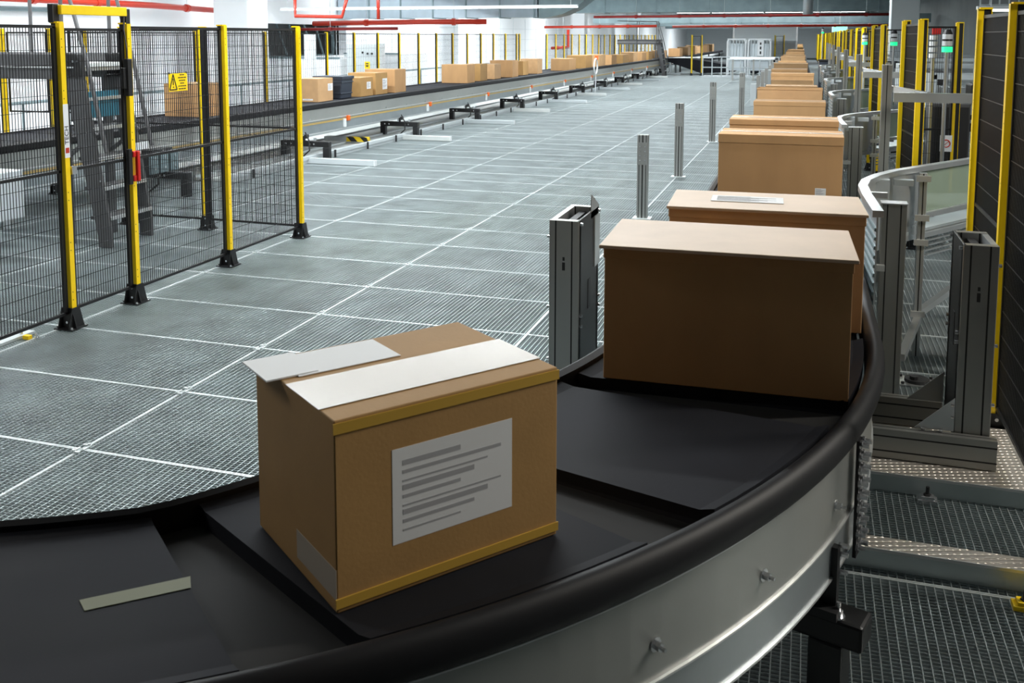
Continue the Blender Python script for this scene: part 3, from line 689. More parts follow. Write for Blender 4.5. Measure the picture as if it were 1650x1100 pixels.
mesh_panel((FX, FP[2] + .04), (FX, FP[3] - .04), .12, 2.27, fe, 1.2)
mesh_panel((FX, 3.2), (FX, FP[0] - .04), .12, 2.27, fe, 1.2)
# leg of the fence going left
fence_post(-6.5, 9.35, fe, side=2)
fence_post(-7.58, 9.35, fe, side=1)
mesh_panel((FX - .04, 9.32), (-6.46, 9.35), .12, 2.27, fe, 1.2)
mesh_panel((-6.54, 9.35), (-7.54, 9.35), .12, 2.27, fe, 1.2)
mesh_panel((-7.62, 9.35), (-8.35, 9.35), 1.2, 2.27, fe)
# gate
ga = thing('safety_gate', 'narrow mesh gate with red handle and yellow top bar in the near fence', 'gate', (FX, 6.17, 0))
mesh_panel((FX + .0, FP[0] + .045), (FX, FP[1] - .045), .14, 2.25, ga, 1.2)
wpart('top_bar', MB().box(FX + .0, FX + .035, FP[0] + .01, FP[1] - .01, 2.36, 2.43), 'yellow', ga, bevel=.004)
wpart('bar_bracket', MB().box(FX - .05, FX + .0, FP[0] - .04, FP[0] + .03, 2.30, 2.44).box(FX - .03, FX + .03, FP[1] - .02, FP[1] + .035, 2.28, 2.42), 'black', ga, bevel=.008)
wpart('lock_box', MB().box(FX + .03, FX + .075, FP[1] - .075, FP[1] - .02, 1.72, 2.02).box(FX + .03, FX + .06, FP[1] - .11, FP[1] - .07, 1.78, 1.95), 'black', ga, bevel=.006)
h_ = wpart('handle', MB().box(FX + .04, FX + .07, FP[1] - .04, FP[1] + .02, 1.02, 1.07).box(FX + .04, FX + .07, FP[1] - .04, FP[1] + .02, 1.22, 1.27).box(FX + .055, FX + .085, FP[1] - .01, FP[1] + .025, 1.02, 1.27), 'red', ga, bevel=.008); h_['label'] = 'red gate handle'
wpart('latch', MB().box(FX + .03, FX + .06, FP[1] - .085, FP[1] - .04, 1.0, 1.29), 'black', ga, bevel=.004)
wpart('hinge', MB().box(FX + .02, FX + .05, FP[0] + .03, FP[0] + .08, 1.17, 1.23), 'bolt', ga)
wpart('cable', MB().tube([(FX + .02, FP[1] - .03, 2.36), (FX + .03, FP[1] - .05, 2.25), (FX + .05, FP[1] - .05, 2.1), (FX + .05, FP[1] - .05, 2.0)], .006, 6), 'black', ga)
# warning sign on the mesh
sx = FX + .012
ws = thing('warning_sign', 'yellow rectangular warning sign with black triangle on the fence mesh', 'sign', (sx, 7.19, 1.80))
obj('plate', MB().box(0, .004, -.155, .155, -.105, .105), 'yellow', ws); ws.scale = (1, .84, .74)
tr = MB()
for a_, b_ in (((-.145, -.085), (-.085, .095)), ((-.085, .095), (-.025, -.085)), ((-.025, -.085), (-.145, -.085))):
    tr.bar((.005, *a_), (.005, *b_), .013, .003, (1, 0, 0))
tr.bar((.005, -.085, -.03), (.005, -.085, .045), .011, .003, (1, 0, 0)).cyl((.0035, -.085, -.055), .008, .003, 8, 'x')
obj('warning_triangle', tr, 'ink', ws)
tl = MB()
for k, (hw, segs) in enumerate(((.04, 2), (.07, 3), (.055, 3), (.035, 2), (.068, 4), (.062, 3))):
    z = .085 - k * .033
    for j in range(segs):
        y0 = .065 - hw + 2 * hw * j / segs; tl.box(.004, .0055, y0 + .002, y0 + 2 * hw / segs - .004, z - .006, z + .006)
obj('text_lines', tl, 'ink', ws)
obj('cable_tie', MB().box(-.004, .007, -.15, -.14, .095, .12).box(-.004, .007, .14, .15, .095, .12), 'black', ws)
# trailing cable cover at the left post foot
t = thing('floor_clamp', 'small yellow clamp block on the grating left of the nearest fence foot', 'clamp', (-5.36, 5.47, 0)); obj('block', MB().box(-.035, .02, -.02, .02, 0, .03), 'yellow', t, bevel=.004); obj('stud', MB().cyl((.05, .03, 0), .008, .04, 8).cyl((.05, .03, .0), .016, .015, 8), 'bolt', t)
t = thing('floor_rail', 'flat grey rail lying on the grating at the nearest fence foot', 'rail', (-5.45, 4.3, 0)); obj('rail', MB().box(-.03, .03, -1.2, 1.3, 0, .02), 'zincline', t); obj('bolt', MB().cyl((0, 1.2, .02), .012, .014, 6), 'bolt', t)
# back fence along the left wall side
bf = thing('safety_fence', 'long yellow-post mesh fence behind the left conveyor', 'fence', (-11.2, 30, 0))
bys = [12.9, 15.9, 18.4, 21.2, 22.7, 24.15, 25.6, 27.05, 28.5, 29.95, 31.4, 32.85, 34.3, 35.8, 37.3, 37.7]
for i, y in enumerate(bys): fence_post(-11.2, y, bf, side=1, h=2.28, wide=.7)
for a_, b_ in zip(bys[:-1], bys[1:]): mesh_panel((-11.2, a_ + .04), (-11.2, b_ - .04), .12, 2.26, bf, None, pitch=.10, hp=.22)
bf2 = thing('safety_fence', 'distant dense run of fence posts behind the left conveyor, past the slim column', 'fence', (-11.2, 55, 0))
y = 42
while y < 74: fence_post(-11.2, y, bf2, side=1, h=2.28); y += 1.6
for k in range(8): mesh_panel((-11.25, 42 + k * 4), (-11.25, 46 + k * 4), .12, 2.26, bf2, None, pitch=.12, hp=.3)
# left edge double posts
lf = thing('safety_fence', 'pair of thick yellow fence posts behind the grey stair platform at the left edge', 'fence', (-9.9, 10, 0))
for (x, y) in ((-10.75, 10.75), (-10.0, 10.85)):
    fence_post(x, y, lf, side=1, h=2.29, wide=1.3)
mesh_panel((-10.7, 10.8), (-10.05, 10.85), 1.15, 2.25, lf, None, pitch=.05, hp=.55)
mesh_panel((-9.95, 10.85), (-8.9, 10.95), 1.15, 2.25, lf, None, pitch=.05, hp=.55)
wpart('top_rail', MB().box(-12.2, -10.8, 10.73, 10.77, 2.22, 2.27), 'yellow', lf)
# handrail along the back
t = thing('guard_rail', 'black guard rail running along the white low wall on the left', 'railing', (-12.6, 24, 0))
mb = MB().tube([(0, -14, 1.08), (0, 14, 1.08)], .028, 8); obj('rail', mb, 'ductdk', t)
for k in range(-6, 7): obj('upright', MB().cyl((0, k * 2.2, 0), .022, 1.08, 8), 'ductdk', t)
# white low machinery blocks + cabinets left rear
for (x0, x1, y0, y1, z1, lb) in ((-15.6, -13.2, 25.8, 27.6, 1.55, 'white low box housing behind the back fence, left of the control cabinet'), (-15.5, -13.4, 30.6, 33.2, 1.6, 'white low box housing behind the back fence, right of the control cabinet')):
    t = thing('machine_housing', lb, 'housing', ((x0 + x1) / 2, (y0 + y1) / 2, 0)); wpart('cover', MB().box(x0, x1, y0, y1, 0, z1), 'white', t, bevel=.03); wpart('plinth', MB().box(x0 + .05, x1 - .05, y0 + .05, y1 - .05, 0, .05), 'motor', t)
    wpart('top_edge', MB().box(x0, x1, y0 - .02, y0, z1 - .02, z1 + .03), 'ductdk', t)
t = thing('control_cabinet', 'light grey control cabinet with a yellow warning sticker behind the back fence', 'cabinet', (-11.85, 24.75, 0))
obj('body', MB().box(-.45, .45, -.3, .3, .1, 2.0), 'lgrey', t, bevel=.02); obj('door', MB().box(.45, .47, -.27, .27, .14, 1.96), 'white', t, bevel=.005)
obj('plinth', MB().box(-.42, .42, -.28, .28, 0, .1), 'motor', t); st_ = obj('sticker', MB().box(.1, .26, -.306, -.3, 1.30, 1.5), 'yellow', t); obj('sticker_mark', MB().box(.14, .22, -.309, -.306, 1.36, 1.40).box(.14, .22, -.309, -.306, 1.43, 1.46), 'ink', st_)
obj('knob', MB().cyl((.05, -.3, 1.75), .03, .03, 10, (0, -1, 0)).cyl((.2, -.3, 1.72), .03, .03, 10, (0, -1, 0)).cyl((.33, -.3, 1.72), .03, .03, 10, (0, -1, 0)), 'black', t)
t = thing('white_post', 'tall white square post beside the control cabinet', 'post', (-13.3, 24.2, 0)); obj('shaft', MB().box(-.12, .12, -.12, .12, 0, 2.25), 'white', t); obj('foot', MB().box(-.2, .2, -.2, .2, 0, .03), 'lgrey', t)

# ------------------------------------------------------------------ crossover stair (near) and its distant copy
def stair(loc, label):
    t = thing('crossover_stair', label, 'stair', loc)
    W = .66; zt = 2.02
    # local: x to the left negative, flight foot at x=0, runs up to -x ; y width 0..W
    for yy in (0, W):
        obj('stringer', MB().prism([(.075, 0), (-.08, 0), (-.08, .12), (-.40, zt - .42), (-.46, zt), (-.27, zt), (-.22, zt - .06), (.075, .20)], yy - .02, yy + .02, 'y'), 'stair', t)
    for k in range(6):
        z = .32 + .31 * k; x = -.02 - .062 * k * 1.0
        tr_ = obj('tread', MB().box(x - .16, x + .10, .0, W, z - .035, z), 'stair', t, bevel=.003)
        obj('nosing', MB().box(x + .085, x + .106, .0, W, z - .03, z + .004), 'lip', tr_)
    obj('platform_beam', MB().box(-2.6, -.18, -.02, .02, zt - .27, zt).box(-2.6, -.18, W - .02, W + .02, zt - .27, zt), 'stair', t, bevel=.01)
    obj('platform_lip', MB().box(-2.6, -.3, -.026, -.02, zt - .15, zt - .135).box(-2.6, -.3, W - .026, W - .02, zt - .15, zt - .135), 'lip', t)
    obj('platform_deck', MB().box(-2.6, -.2, 0, W, zt - .14, zt - .10), 'deck', t)
    for yy in (0, W): obj('leg', MB().bar((-.46, yy, 0), (-.46, yy, zt - .25), .05, .11, (0, 1, 0)).bar((-.42, yy, .95), (-.06, yy, 1.2), .03, .04), 'stair', t)
    for yy in (0, W): obj('leg', MB().bar((-2.5, yy, 0), (-2.5, yy, zt - .25), .07, .04, (0, 1, 0)), 'stair', t)
    for yy in (-.03, W + .03):
        obj('handrail', MB().tube([(-.02 + .1, yy, 1.0), (-.16 + .05, yy, 1.9), (-.42, yy, 3.0), (-2.6, yy, 3.05)], .022, 8).tube([(-.42, yy, zt - .2), (-.42, yy, 3.02)], .02, 8).tube([(-1.5, yy, zt - .2), (-1.5, yy, 3.04)], .02, 8), 'stair', t)
    b_ = obj('bolt', MB().cyl((-.3, -.02, zt - .08), .01, .01, 6, (0, -1, 0)).cyl((-.25, -.02, zt - .08), .01, .01, 6, (0, -1, 0)).cyl((-.02, -.02, .7), .01, .01, 6, (0, -1, 0)), 'bolt', t)
    return t
s1 = stair((-6.95, 8.2, 0), 'dark grey aluminium crossover stair behind the near fence gate')
obj('teal_guard', MB().box(-.26, -.18, .02, .5, 1.35, 1.62), 'teal', s1)['label'] = 'teal plastic guard panel'
obj('name_plate', MB().box(.085, .095, .42, .62, .98, 1.06), 'white', s1)
dup(s1, (-7.6, 53.5, 0), 0, 'distant grey crossover stair at the far end of the left box row')
# floor-standing odds at the left edge
t = thing('bellows_curtain', 'pale ribbed bellows cover standing at the left edge behind the fence', 'cover', (-7.85, 7.2, 0))
mb = MB(); 
pts = []
for k in range(22): pts.append((-.9 + k * .042, .02 * (k % 2)))
mb.prism(pts + [(p[0], p[1] + .02) for p in reversed(pts)], .9, 2.0, 'z'); obj('ribbed_cover', mb, 'lgrey', t)
obj('edge_strip', MB().box(-.0, .03, -.01, .05, .9, 2.0), 'ductdk', t)
obj('stand', MB().box(-.5, -.42, 0, .06, 0, .9).box(-.1, -.02, 0, .06, 0, .9), 'lgrey', t)
t = thing('drive_cabinet', 'pale grey drive housing on a leg at the left edge behind the fence', 'cabinet', (-8.3, 7.6, 0))
obj('body', MB().box(-.9, .55, -.1, .35, .32, .82), 'lgrey', t, bevel=.01); obj('leg', MB().box(.22, .32, .05, .15, .0, .32), 'lgrey', t)
obj('foot_plate', MB().cyl((.27, .1, 0), .09, .02, 14).cyl((.27, .1, .12), .09, .03, 14).cyl((.27, .1, .2), .05, .1, 10), 'motor', t)
t = thing('drive_unit', 'blue-grey bolted drive plates under the left conveyor behind the fence', 'motor', (-8.42, 11.1, .36))
for k in range(3): obj('plate', MB().box(0, .03, -.28 + k * .22, -.1 + k * .22, -.02, .26), 'ductdk', t, bevel=.005)
mb = MB()
for k in range(3):
    for z in (.05, .19): mb.cyl((.03, -.19 + k * .22, z), .02, .015, 8, 'x')
obj('bolt', mb, 'bolt', t)
obj('gearbox', MB().box(-.3, .0, -.2, .25, -.05, .3), 'motor', t)

# ------------------------------------------------------------------ right side: plates, gate towers
def cover_plate(x0, x1, y0, y1, label, h=.09):
    t = thing('cable_cover', label, 'cover', ((x0 + x1) / 2, (y0 + y1) / 2, 0))
    wpart('tread_plate', MB().box(x0, x1, y0, y1, h - .006, h), 'plate', t)
    wpart('side_flange', MB().box(x0, x1, y0 + .002, y0 + .008, 0, h - .006).box(x0, x1, y1 - .008, y1 - .002, 0, h - .006), 'zinc', t)
    wpart('edge_lip', MB().box(x0, x1, y0 - .001, y0 + .004, h - .012, h + .001), 'lip', t); return t
cover_plate(.18, 2.2, 4.86, 5.62, 'wide diamond-plate cover under the right gate tower')
cover_plate(.10, 2.2, 4.10, 4.21, 'narrow diamond-plate cable cover nearest the viewer on the right')
def clampy(x, y, label, m='motor'):
    t = thing('grating_clamp', label, 'clamp', (x, y, 0)); obj('saddle', MB().box(-.045, .045, -.03, .03, 0, .02).box(-.03, .03, -.025, .025, .02, .035), 'bolt' if m != 'yellow' else 'yellow', t, bevel=.003)
    obj('stud', MB().cyl((0, 0, .02), .018, .02, 6).cyl((0, 0, .02), .008, .055, 8), 'motor', t)
clampy(.60, 4.80, 'small steel hold-down clamp in front of the wide diamond plate')
clampy(.86, 3.98, 'yellow-based hold-down clamp in front of the narrow diamond plate', 'yellow')
def extr(x0, x1, y0, y1, z0, z1, par, axis='z', name='profile', m='alu'):
    """aluminium T-slot profile: body with dark slots on the four long faces"""
    p = wpart(name, MB().box(x0, x1, y0, y1, z0, z1), m, par, bevel=.003)
    mb = MB(); L = par.location if par.parent is None else Vector()
    if axis == 'z':
        n = 2 if x1 - x0 > .09 else 1
        for k in range(n):
            c = x0 + (x1 - x0) * ((.22, .76)[k] if n == 2 else .5)
            for yy in (y0, y1): mb.box(c - .004, c + .004, yy - .0006, yy + .0006, z0, z1 - .002)
        n = max(1, round((y1 - y0) / .05))
        for k in range(n):
            c = y0 + (y1 - y0) * (k + .5) / n
            for xx in (x0, x1): mb.box(xx - .0006, xx + .0006, c - .004, c + .004, z0, z1 - .002)
    else:
        n = max(1, round((z1 - z0) / .075))
        for k in range(n):
            c = z0 + (z1 - z0) * (k + .5) / n
            for yy in (y0, y1): mb.box(x0, x1 - .001, yy - .0006, yy + .0006, c - .004, c + .004)
        n = max(1, round((y1 - y0) / .05))
        for k in range(n):
            c = y0 + (y1 - y0) * (k + .5) / n; mb.box(x0, x1, c - .003, c + .003, z1 - .0006, z1 + .0006)
    Lc = par.location; mb.v = [(a - Lc.x, b_ - Lc.y, c) for a, b_, c in mb.v]
    obj('slot', mb, 'ink', p); return p
def tower(x0, x1, y0, y1, z0, z1, label, side, feet):
    t = thing('sensor_tower', label, 'tower', ((x0 + x1) / 2, (y0 + y1) / 2, 0)); Lc = t.location
    extr(x0, x1, y0, y0 + .05, z0, z1, t); extr(x0, x1, y1 - .05, y1, z0, z1, t)
    xs = (x0, x0 + .012) if side < 0 else (x1 - .012, x1)
    c_ = wpart('black_cover', MB().box(xs[0], xs[1], y0 + .002, y1 - .002, z0, z1 + .002), 'black', t, bevel=.003)
    oth = (x1 - .03, x1) if side < 0 else (x0, x0 + .03)
    wpart('back_channel', MB().box(oth[0], oth[1], y0 + .05, y1 - .05, z0, z1 - .003), 'alub', t)
    wpart('inner_strip', MB().box((x0 + x1) / 2 - .02, (x0 + x1) / 2 + .02, y0 + .05, y1 - .05, z0, z1 - .03), 'motor', t)
    k = side; xx = xs[0] if side < 0 else xs[1]
    mb = MB()
    for z in (z1 - .02, z0 + (z1 - z0) * .55, z0 + (z1 - z0) * .5):
        for yy in (y0 + .02, y1 - .03): mb.cyl((xx, yy, z), .010, .016, 8, (k, 0, 0))
    for z in (z1 - .1, z1 - .5, z1 - .8): mb.cyl(((x1 if side < 0 else x0), y0 + .03, z), .009, .018, 8, (-k, 0, 0))
    wpart('bolt', mb, 'bolt', t)
    wpart('sensor_window', MB().box(xx - .003, xx + .003, (y0 + y1) / 2 - .03, (y0 + y1) / 2 + .03, z1 - .55, z1 - .38), 'motor', t)
    wpart('printed_mark', MB().box((x0 + x1) / 2 - .01, (x0 + x1) / 2 + .006, y0 - .0012, y0, z1 - .28, z1 - .235).box((x0 + x1) / 2 - .008, (x0 + x1) / 2 + .004, y0 - .0012, y0, z1 - .225, z1 - .205), 'motor', t)
    for f in feet:
        extr(*f, t, axis='x', name='foot_beam', m='alu')
    return t
tw = tower(.745, .905, 5.10, 5.48, .20, 1.27 - .08, 'right aluminium sensor tower standing on two horizontal beams beside the curve', -1,
           [(.20, .93, 5.03, 5.09, .095, .245), (.22, .74, 5.50, 5.56, .095, .245)])
# gussets
mb = MB().prism([(.74, .25), (.56, .25), (.74, .42)], 5.085, 5.091, 'y').prism([(.74, .25), (.56, .25), (.74, .42)], 5.49, 5.496, 'y'); wpart('gusset', mb, 'alub', tw)
mb = MB()
for x in (.60, .68): mb.cyl((x, 5.075, .247), .010, .012, 8)
for z in (.33, .39): mb.cyl((.735, 5.07, z), .008, .014, 8, (-1, 0, 0))
wpart('bolt', mb, 'bolt', tw)
tw2 = tower(-1.34, -1.17, 5.10, 5.62, .0, 1.19, 'left aluminium sensor tower standing on the grating beside the curve', 1, [(-1.3, -.75, 5.03, 5.09, .0, .12)])
wpart('raised_fin', MB().prism([(5.40, 1.15), (5.62, 1.15), (5.62, 1.20), (5.42, 1.29)], -1.175, -1.17, 'x'), 'alub', tw2)
wpart('side_bracket', MB().box(-1.17, -1.162, 5.48, 5.62, .85, 1.15), 'alub', tw2)
# ------------------------------------------------------------------ chute units on the right (repeat)
def chute(dy, label, detail=True):
    t = thing('chute', label, 'chute', (.8, 6.6 + dy, 0)); Lc = t.location
    rail = [(.36, 5.25), (.335, 5.8), (.33, 6.15), (.36, 6.4), (.44, 6.65), (.56, 6.9), (.76, 7.2), (1.0, 7.55), (1.22, 7.88), (1.45, 8.2)]
    path = []
    for i, p in enumerate(rail):
        a_ = Vector(rail[max(i - 1, 0)]); b_ = Vector(rail[min(i + 1, len(rail) - 1)]); d = (b_ - a_).normalized(); path.append(((p[0], p[1] + dy), (d.y, -d.x)))
    wpart('top_rail', MB().sweep(path, [(-.025, 1.275), (.03, 1.275), (.03, 1.31), (-.025, 1.31)]), 'alub', t)
    n1 = 7
    m_ = MB().sweep(path[:n1], [(-.004, .80), (.004, .80), (.004, 1.275), (-.004, 1.275)]); wpart('guard_sheet', m_, 'alub', t)
    m_ = MB()
    for k in range(9): m_.sweep(path[:n1], [(-.014, .82 + .048 * k), (-.004, .815 + .048 * k), (-.004, .835 + .048 * k), (-.012, .835 + .048 * k)])
    wpart('slat', m_, 'ductdk', t)
    wpart('clear_panel', MB().sweep(path[n1 - 1:], [(-.004, .98), (.004, .98), (.004, 1.275), (-.004, 1.275)]), 'glass', t)
    m_ = MB()
    for z in (.94, .80): m_.sweep(path[n1 - 1:], [(-.02, z), (.02, z), (.02, z + .035), (-.02, z + .035)])
    for k in range(4): m_.sweep(path[n1 - 1:], [(-.008, .66 + k * .035), (.008, .66 + k * .035), (.008, .67 + k * .035), (-.008, .67 + k * .035)])
    wpart('side_rail', m_, 'alub', t)
    # bed
    bed = [(.33, 6.3 + dy), (.44, 6.66 + dy), (.78, 7.24 + dy), (1.45, 8.22 + dy), (1.45, 9.1 + dy), (.9, 8.9 + dy), (.33, 8.3 + dy)]
    wpart('chute_bed', MB().prism(bed, .84, .86, 'z'), 'zinc', t)
    m_ = MB()
    for k in range(9): m_.box(.33, .50 + .07 * k, 6.75 + dy + k * .17, 6.83 + dy + k * .17, .86, .885)
    wpart('bed_slat', m_, 'motor', t)
    # posts
    if dy == 0 or detail:
        extr(.445, .585, 6.15 + dy, 6.26 + dy, 0, 1.2, t, name='post')
        wpart('post_cap', MB().box(.44, .59, 6.145 + dy, 6.265 + dy, 1.2, 1.206), 'alub', t)
    extr(.74, .79, 7.06 + dy, 7.11 + dy, 0, 1.275, t, name='post', m='alub'); extr(1.24, 1.29, 7.96 + dy, 8.01 + dy, 0, 1.275, t, name='post', m='alub')
    m_ = MB()
    for z in (1.22, .95, .78, .28):
        m_.box(.72, .81, 7.04 + dy, 7.06 + dy, z, z + .04).box(1.22, 1.31, 7.94 + dy, 7.96 + dy, z, z + .04)
    for z in (1.24, .8): m_.box(.36, .47, 6.1 + dy, 6.14 + dy, z, z + .035)
    wpart('clamp_bracket', m_, 'lip', t)
    wpart('cross_brace', MB().bar((.77, 7.08 + dy, .3), (1.26, 7.98 + dy, .42), .045, .045).bar((.6, 6.3 + dy, .22), (.77, 7.08 + dy, .26), .045, .045), 'alub', t)
    fp = wpart('foot_plate', MB().box(.60, .84, 6.42 + dy, 6.60 + dy, 0, .008), 'alub', t)
    m_ = MB().cyl((.72, 6.51 + dy, .008), .075, .02, 18).cyl((.70, 6.49 + dy, .028), .025, .02, 8)
    for q in ((.63, 6.44), (.81, 6.44), (.81, 6.58), (.63, 6.58)): m_.cyl((q[0], q[1] + dy, .008), .010, .014, 6)
    m_.v = [(a - Lc.x, b_ - Lc.y, c) for a, b_, c in m_.v]; obj('swivel_disc', m_, 'motor', fp)
    wpart('sensor_block', MB().box(.40, .52, 6.62 + dy, 6.70 + dy, 1.12, 1.28).box(.56, .68, 6.8 + dy, 6.86 + dy, 1.22, 1.26), 'lgrey', t)
    wpart('drive_motor', MB().cyl((1.0, 6.9 + dy, .35), .09, .5, 14, 'x').box(.95, 1.1, 6.8 + dy, 7.0 + dy, .2, .5), 'motor', t)
    # tall column with beams at the end of the chute
    extr(.62, .70, 8.95 + dy + .2, 9.05 + dy + .2, 0, 1.95, t, name='column')
    wpart('tie_beam', MB().box(.70, 1.42 + .0, 8.60 + dy + .3, 8.66 + dy + .3, 1.64, 1.72).bar((.70, 9.2 + dy, 1.74), (.98, 8.95 + dy, 1.70), .05, .05), 'alub', t)
    return t
chute(0, 'nearest curved aluminium side chute with a clear panel, right of the box row')
chute(5.1, 'second curved aluminium side chute from the viewer, right of the box row')
for k in range(2, 7):
    chute(5.1 * k, ['third side chute beyond the thick double-post fence on the right', 'fourth side chute down the right-hand row', 'fifth side chute down the right-hand row', 'sixth side chute, nearly hidden far down the right', 'seventh and farthest side chute on the right'][k - 2])
# right-hand fences
RL = ['nearest yellow-post mesh fence at the right edge of the picture', 'second yellow-post mesh fence with a thick flat post, right side', 'third yellow-post fence down the right side', 'fourth yellow-post fence down the right side', 'fifth yellow-post fence down the right side', 'sixth yellow-post fence down the right side', 'seventh yellow-post fence, far down the right side']
for k in range(7):
    dy = 5.1 * k; f_ = thing('safety_fence', RL[k], 'fence', (1.05, 6.0 + dy, 0))
    X = 1.03 if k == 0 else 1.13 - .03 * k
    X2 = X if k == 0 else X - .07
    z0 = .09 if k == 0 else 0
    fence_post(X, 5.68 + dy, f_, side=-1, h=2.36, wide=1.0 if k == 0 else 1.5)
    fence_post(X2, 6.70 + dy, f_, side=-1, h=2.36, wide=1.0 if k == 0 else 1.5)
    mesh_panel((X, 5.72 + dy), (X2, 6.66 + dy), .2, 2.32, f_, 1.15, pitch=.019, hp=.135, fr=.02)
    if k == 0:
        mesh_panel((X, 3.6), (X, 5.64), .2, 2.32, f_, None, pitch=.019, hp=.135, fr=.02)
    else:
        fence_post(X + .50, 6.9 + dy, f_, side=-1, h=2.34)
        mesh_panel((X + .05, 6.72 + dy), (X + .46, 6.88 + dy), .2, 2.3, f_, 1.15, hp=.135)
far_f = thing('safety_fence', 'dense far run of yellow fence posts where the right-hand row vanishes', 'fence', (1.0, 60, 0))
y = 43
while y < 100: fence_post(1.0 - .006 * (y - 43), y, far_f, side=-1, h=2.36, wide=1.6); y += 3.4
# posts fixed railing foot plate
# machines behind the right fences
for k in range(5):
    dy = 5.1 * k
    t = thing('side_conveyor', ['grey roller frame behind the nearest right-hand fence', 'grey roller frame behind the second right-hand fence', 'grey roller frame behind the third right-hand fence', 'grey roller frame behind the fourth right-hand fence', 'grey roller frame behind the fifth right-hand fence'][k], 'conveyor', (2.9, 9.6 + dy, 0))
    obj('side_beam', MB().box(-1.3, 2.6, -.45, -.39, 1.15, 1.27).box(-1.3, 2.6, .39, .45, 1.15, 1.27).box(-1.3, 2.6, -.45, -.40, .62, .68), 'alub', t)
    m_ = MB(); x = -1.2
    while x < 2.5: m_.cyl((x, -.39, 1.22), .028, .78, 8, 'y'); x += .12
    obj('roller', m_, 'zinc', t)
    for x in (-1.0, .8, 2.4): obj('leg', MB().box(x - .03, x + .03, -.44, -.38, 0, 1.15).box(x - .03, x + .03, .38, .44, 0, 1.15), 'alub', t)
    obj('drive_box', MB().box(-.4, .5, -.3, .3, .45, .95).box(-.8, -.5, -.3, .2, 1.3, 1.55), 'motor', t, bevel=.02)
    obj('upper_frame', MB().box(-1.3, 2.6, -.42, -.38, 1.62, 1.68).box(-1.3, 2.6, .38, .42, 1.62, 1.68).box(-1.3, -1.24, -.42, .42, 1.2, 1.68).box(.7, .76, -.42, -.36, 1.2, 1.68), 'lgrey', t)
# upper mesh cage at top right
t = thing('wall_cage', 'hanging strip curtain of grey metal bars high on the right', 'cage', (4.6, 20, 2.75)); m_ = MB(); x = -1.6
while x < 1.9: m_.box(x - .012, x + .012, -.012, .012, 0, 1.6); x += .16
m_.box(-1.6, 1.9, -.02, .02, 0, .04).box(-1.6, 1.9, -.02, .02, .9, .93); obj('bars', m_, 'zinc', t); obj('hanger', MB().box(-1.2, -1.18, 0, .02, 1.6, 2.85).box(1.4, 1.42, 0, .02, 1.6, 2.85), 'zinc', t)
# green signal beacons
for (x, y, z, lb) in ((1.37, 11.1, 2.08, 'green signal light seen through the mesh of the nearest right-hand fence'), (1.25, 16.3, 2.10, 'green signal tower light left of the thick yellow post'),
                      (1.02, 20.2, 2.08, 'small green signal light between the third and fourth right-hand fences'), (.5, 42, 2.36, 'far green signal light above the right box row')):
    t = thing('signal_tower', lb, 'beacon', (x, y, 0)); obj('pole', MB().cyl((0, 0, 0), .02, z - .05, 8), 'alub', t)
    obj('lens', MB().cyl((0, 0, z - .045), .052, .055, 14), 'green', t); obj('module', MB().cyl((0, 0, z + .02), .05, .05, 12).cyl((0, 0, z + .09), .05, .05, 12), 'white', t); obj('cap', MB().cyl((0, 0, z + .07), .045, .02, 12).cyl((0, 0, z + .14), .05, .05, 12, r2=.03), 'black', t)
t = thing('signal_tower', 'unlit white signal tower with a red cap behind the second right-hand fence', 'beacon', (1.36, 12.2, 0)); obj('pole', MB().cyl((0, 0, 0), .02, 1.95, 8), 'alub', t)
obj('module', MB().cyl((0, 0, 1.95), .045, .05, 12).cyl((0, 0, 2.02), .045, .05, 12).cyl((0, 0, 2.09), .045, .05, 12).cyl((0, 0, 2.16), .045, .05, 12), 'white', t); obj('cap', MB().box(-.02, .07, -.04, .04, 2.22, 2.31), 'red', t)
t = thing('no_entry_plate', 'small white plate with a round red-and-black sign on the grey housing behind the second fence', 'sign', (1.47, 11.63, 1.02)); 
obj('plate', MB().box(-.06, .06, 0, .01, -.09, .09), 'white', t); obj('ring', MB().tube([(.04 * math.cos(a_), -.004, .04 * math.sin(a_)) for a_ in [i * PI / 8 for i in range(16)]], .006, 5, closed=True).bar((-.028, -.004, -.028), (.028, -.004, .028), .01, .004), 'redpipe', t)
t = thing('control_box', 'dark grey upright housing behind the second right-hand fence', 'housing', (1.50, 12.55, 0)); obj('body', MB().box(-.12, .3, -.25, .3, 0, 1.42), 'stair', t, bevel=.01); obj('door', MB().box(-.1, .28, -.262, -.25, .1, 1.38), 'motor', t)

# ------------------------------------------------------------------ steel posts in the aisle
for (x, y, h, lb, g) in ((-1.87, 11.55, 1.02, 'nearest short slotted steel post standing on the grating', None), (-1.9, 15.2, 1.16, 'second slotted steel post back on the grating aisle', None), (-1.88, 20.5, 1.25, 'third and slimmest-looking steel post on the grating aisle', None), (-1.55, 24.5, 1.30, 'fourth steel post, next to the small grey cabinet', None)):
    t = thing('slotted_post', lb, 'post', (x, y, 0)); obj('shaft', MB().box(-.065, .065, -.04, .04, 0, h), 'alu', t, bevel=.003)
    obj('slot', MB().box(-.008, .008, -.0408, -.0395, 0, h).box(-.045, -.037, -.0408, -.0395, 0, h).box(.037, .045, -.0408, -.0395, 0, h), 'ink', t)
    m_ = MB()
    for k in range(4):
        for xx in (-.03, .03): m_.cyl((xx, -.047, h - .14 - k * .055), .007, .006, 6, (0, -1, 0))
    obj('splice_plate', MB().box(-.06, .06, -.046, -.04, h - .36, h - .09), 'alu', t); obj('bolt', m_, 'bolt', t)
    obj('base_plate', MB().box(-.11, .11, -.09, .09, 0, .01), 'zincline', t)
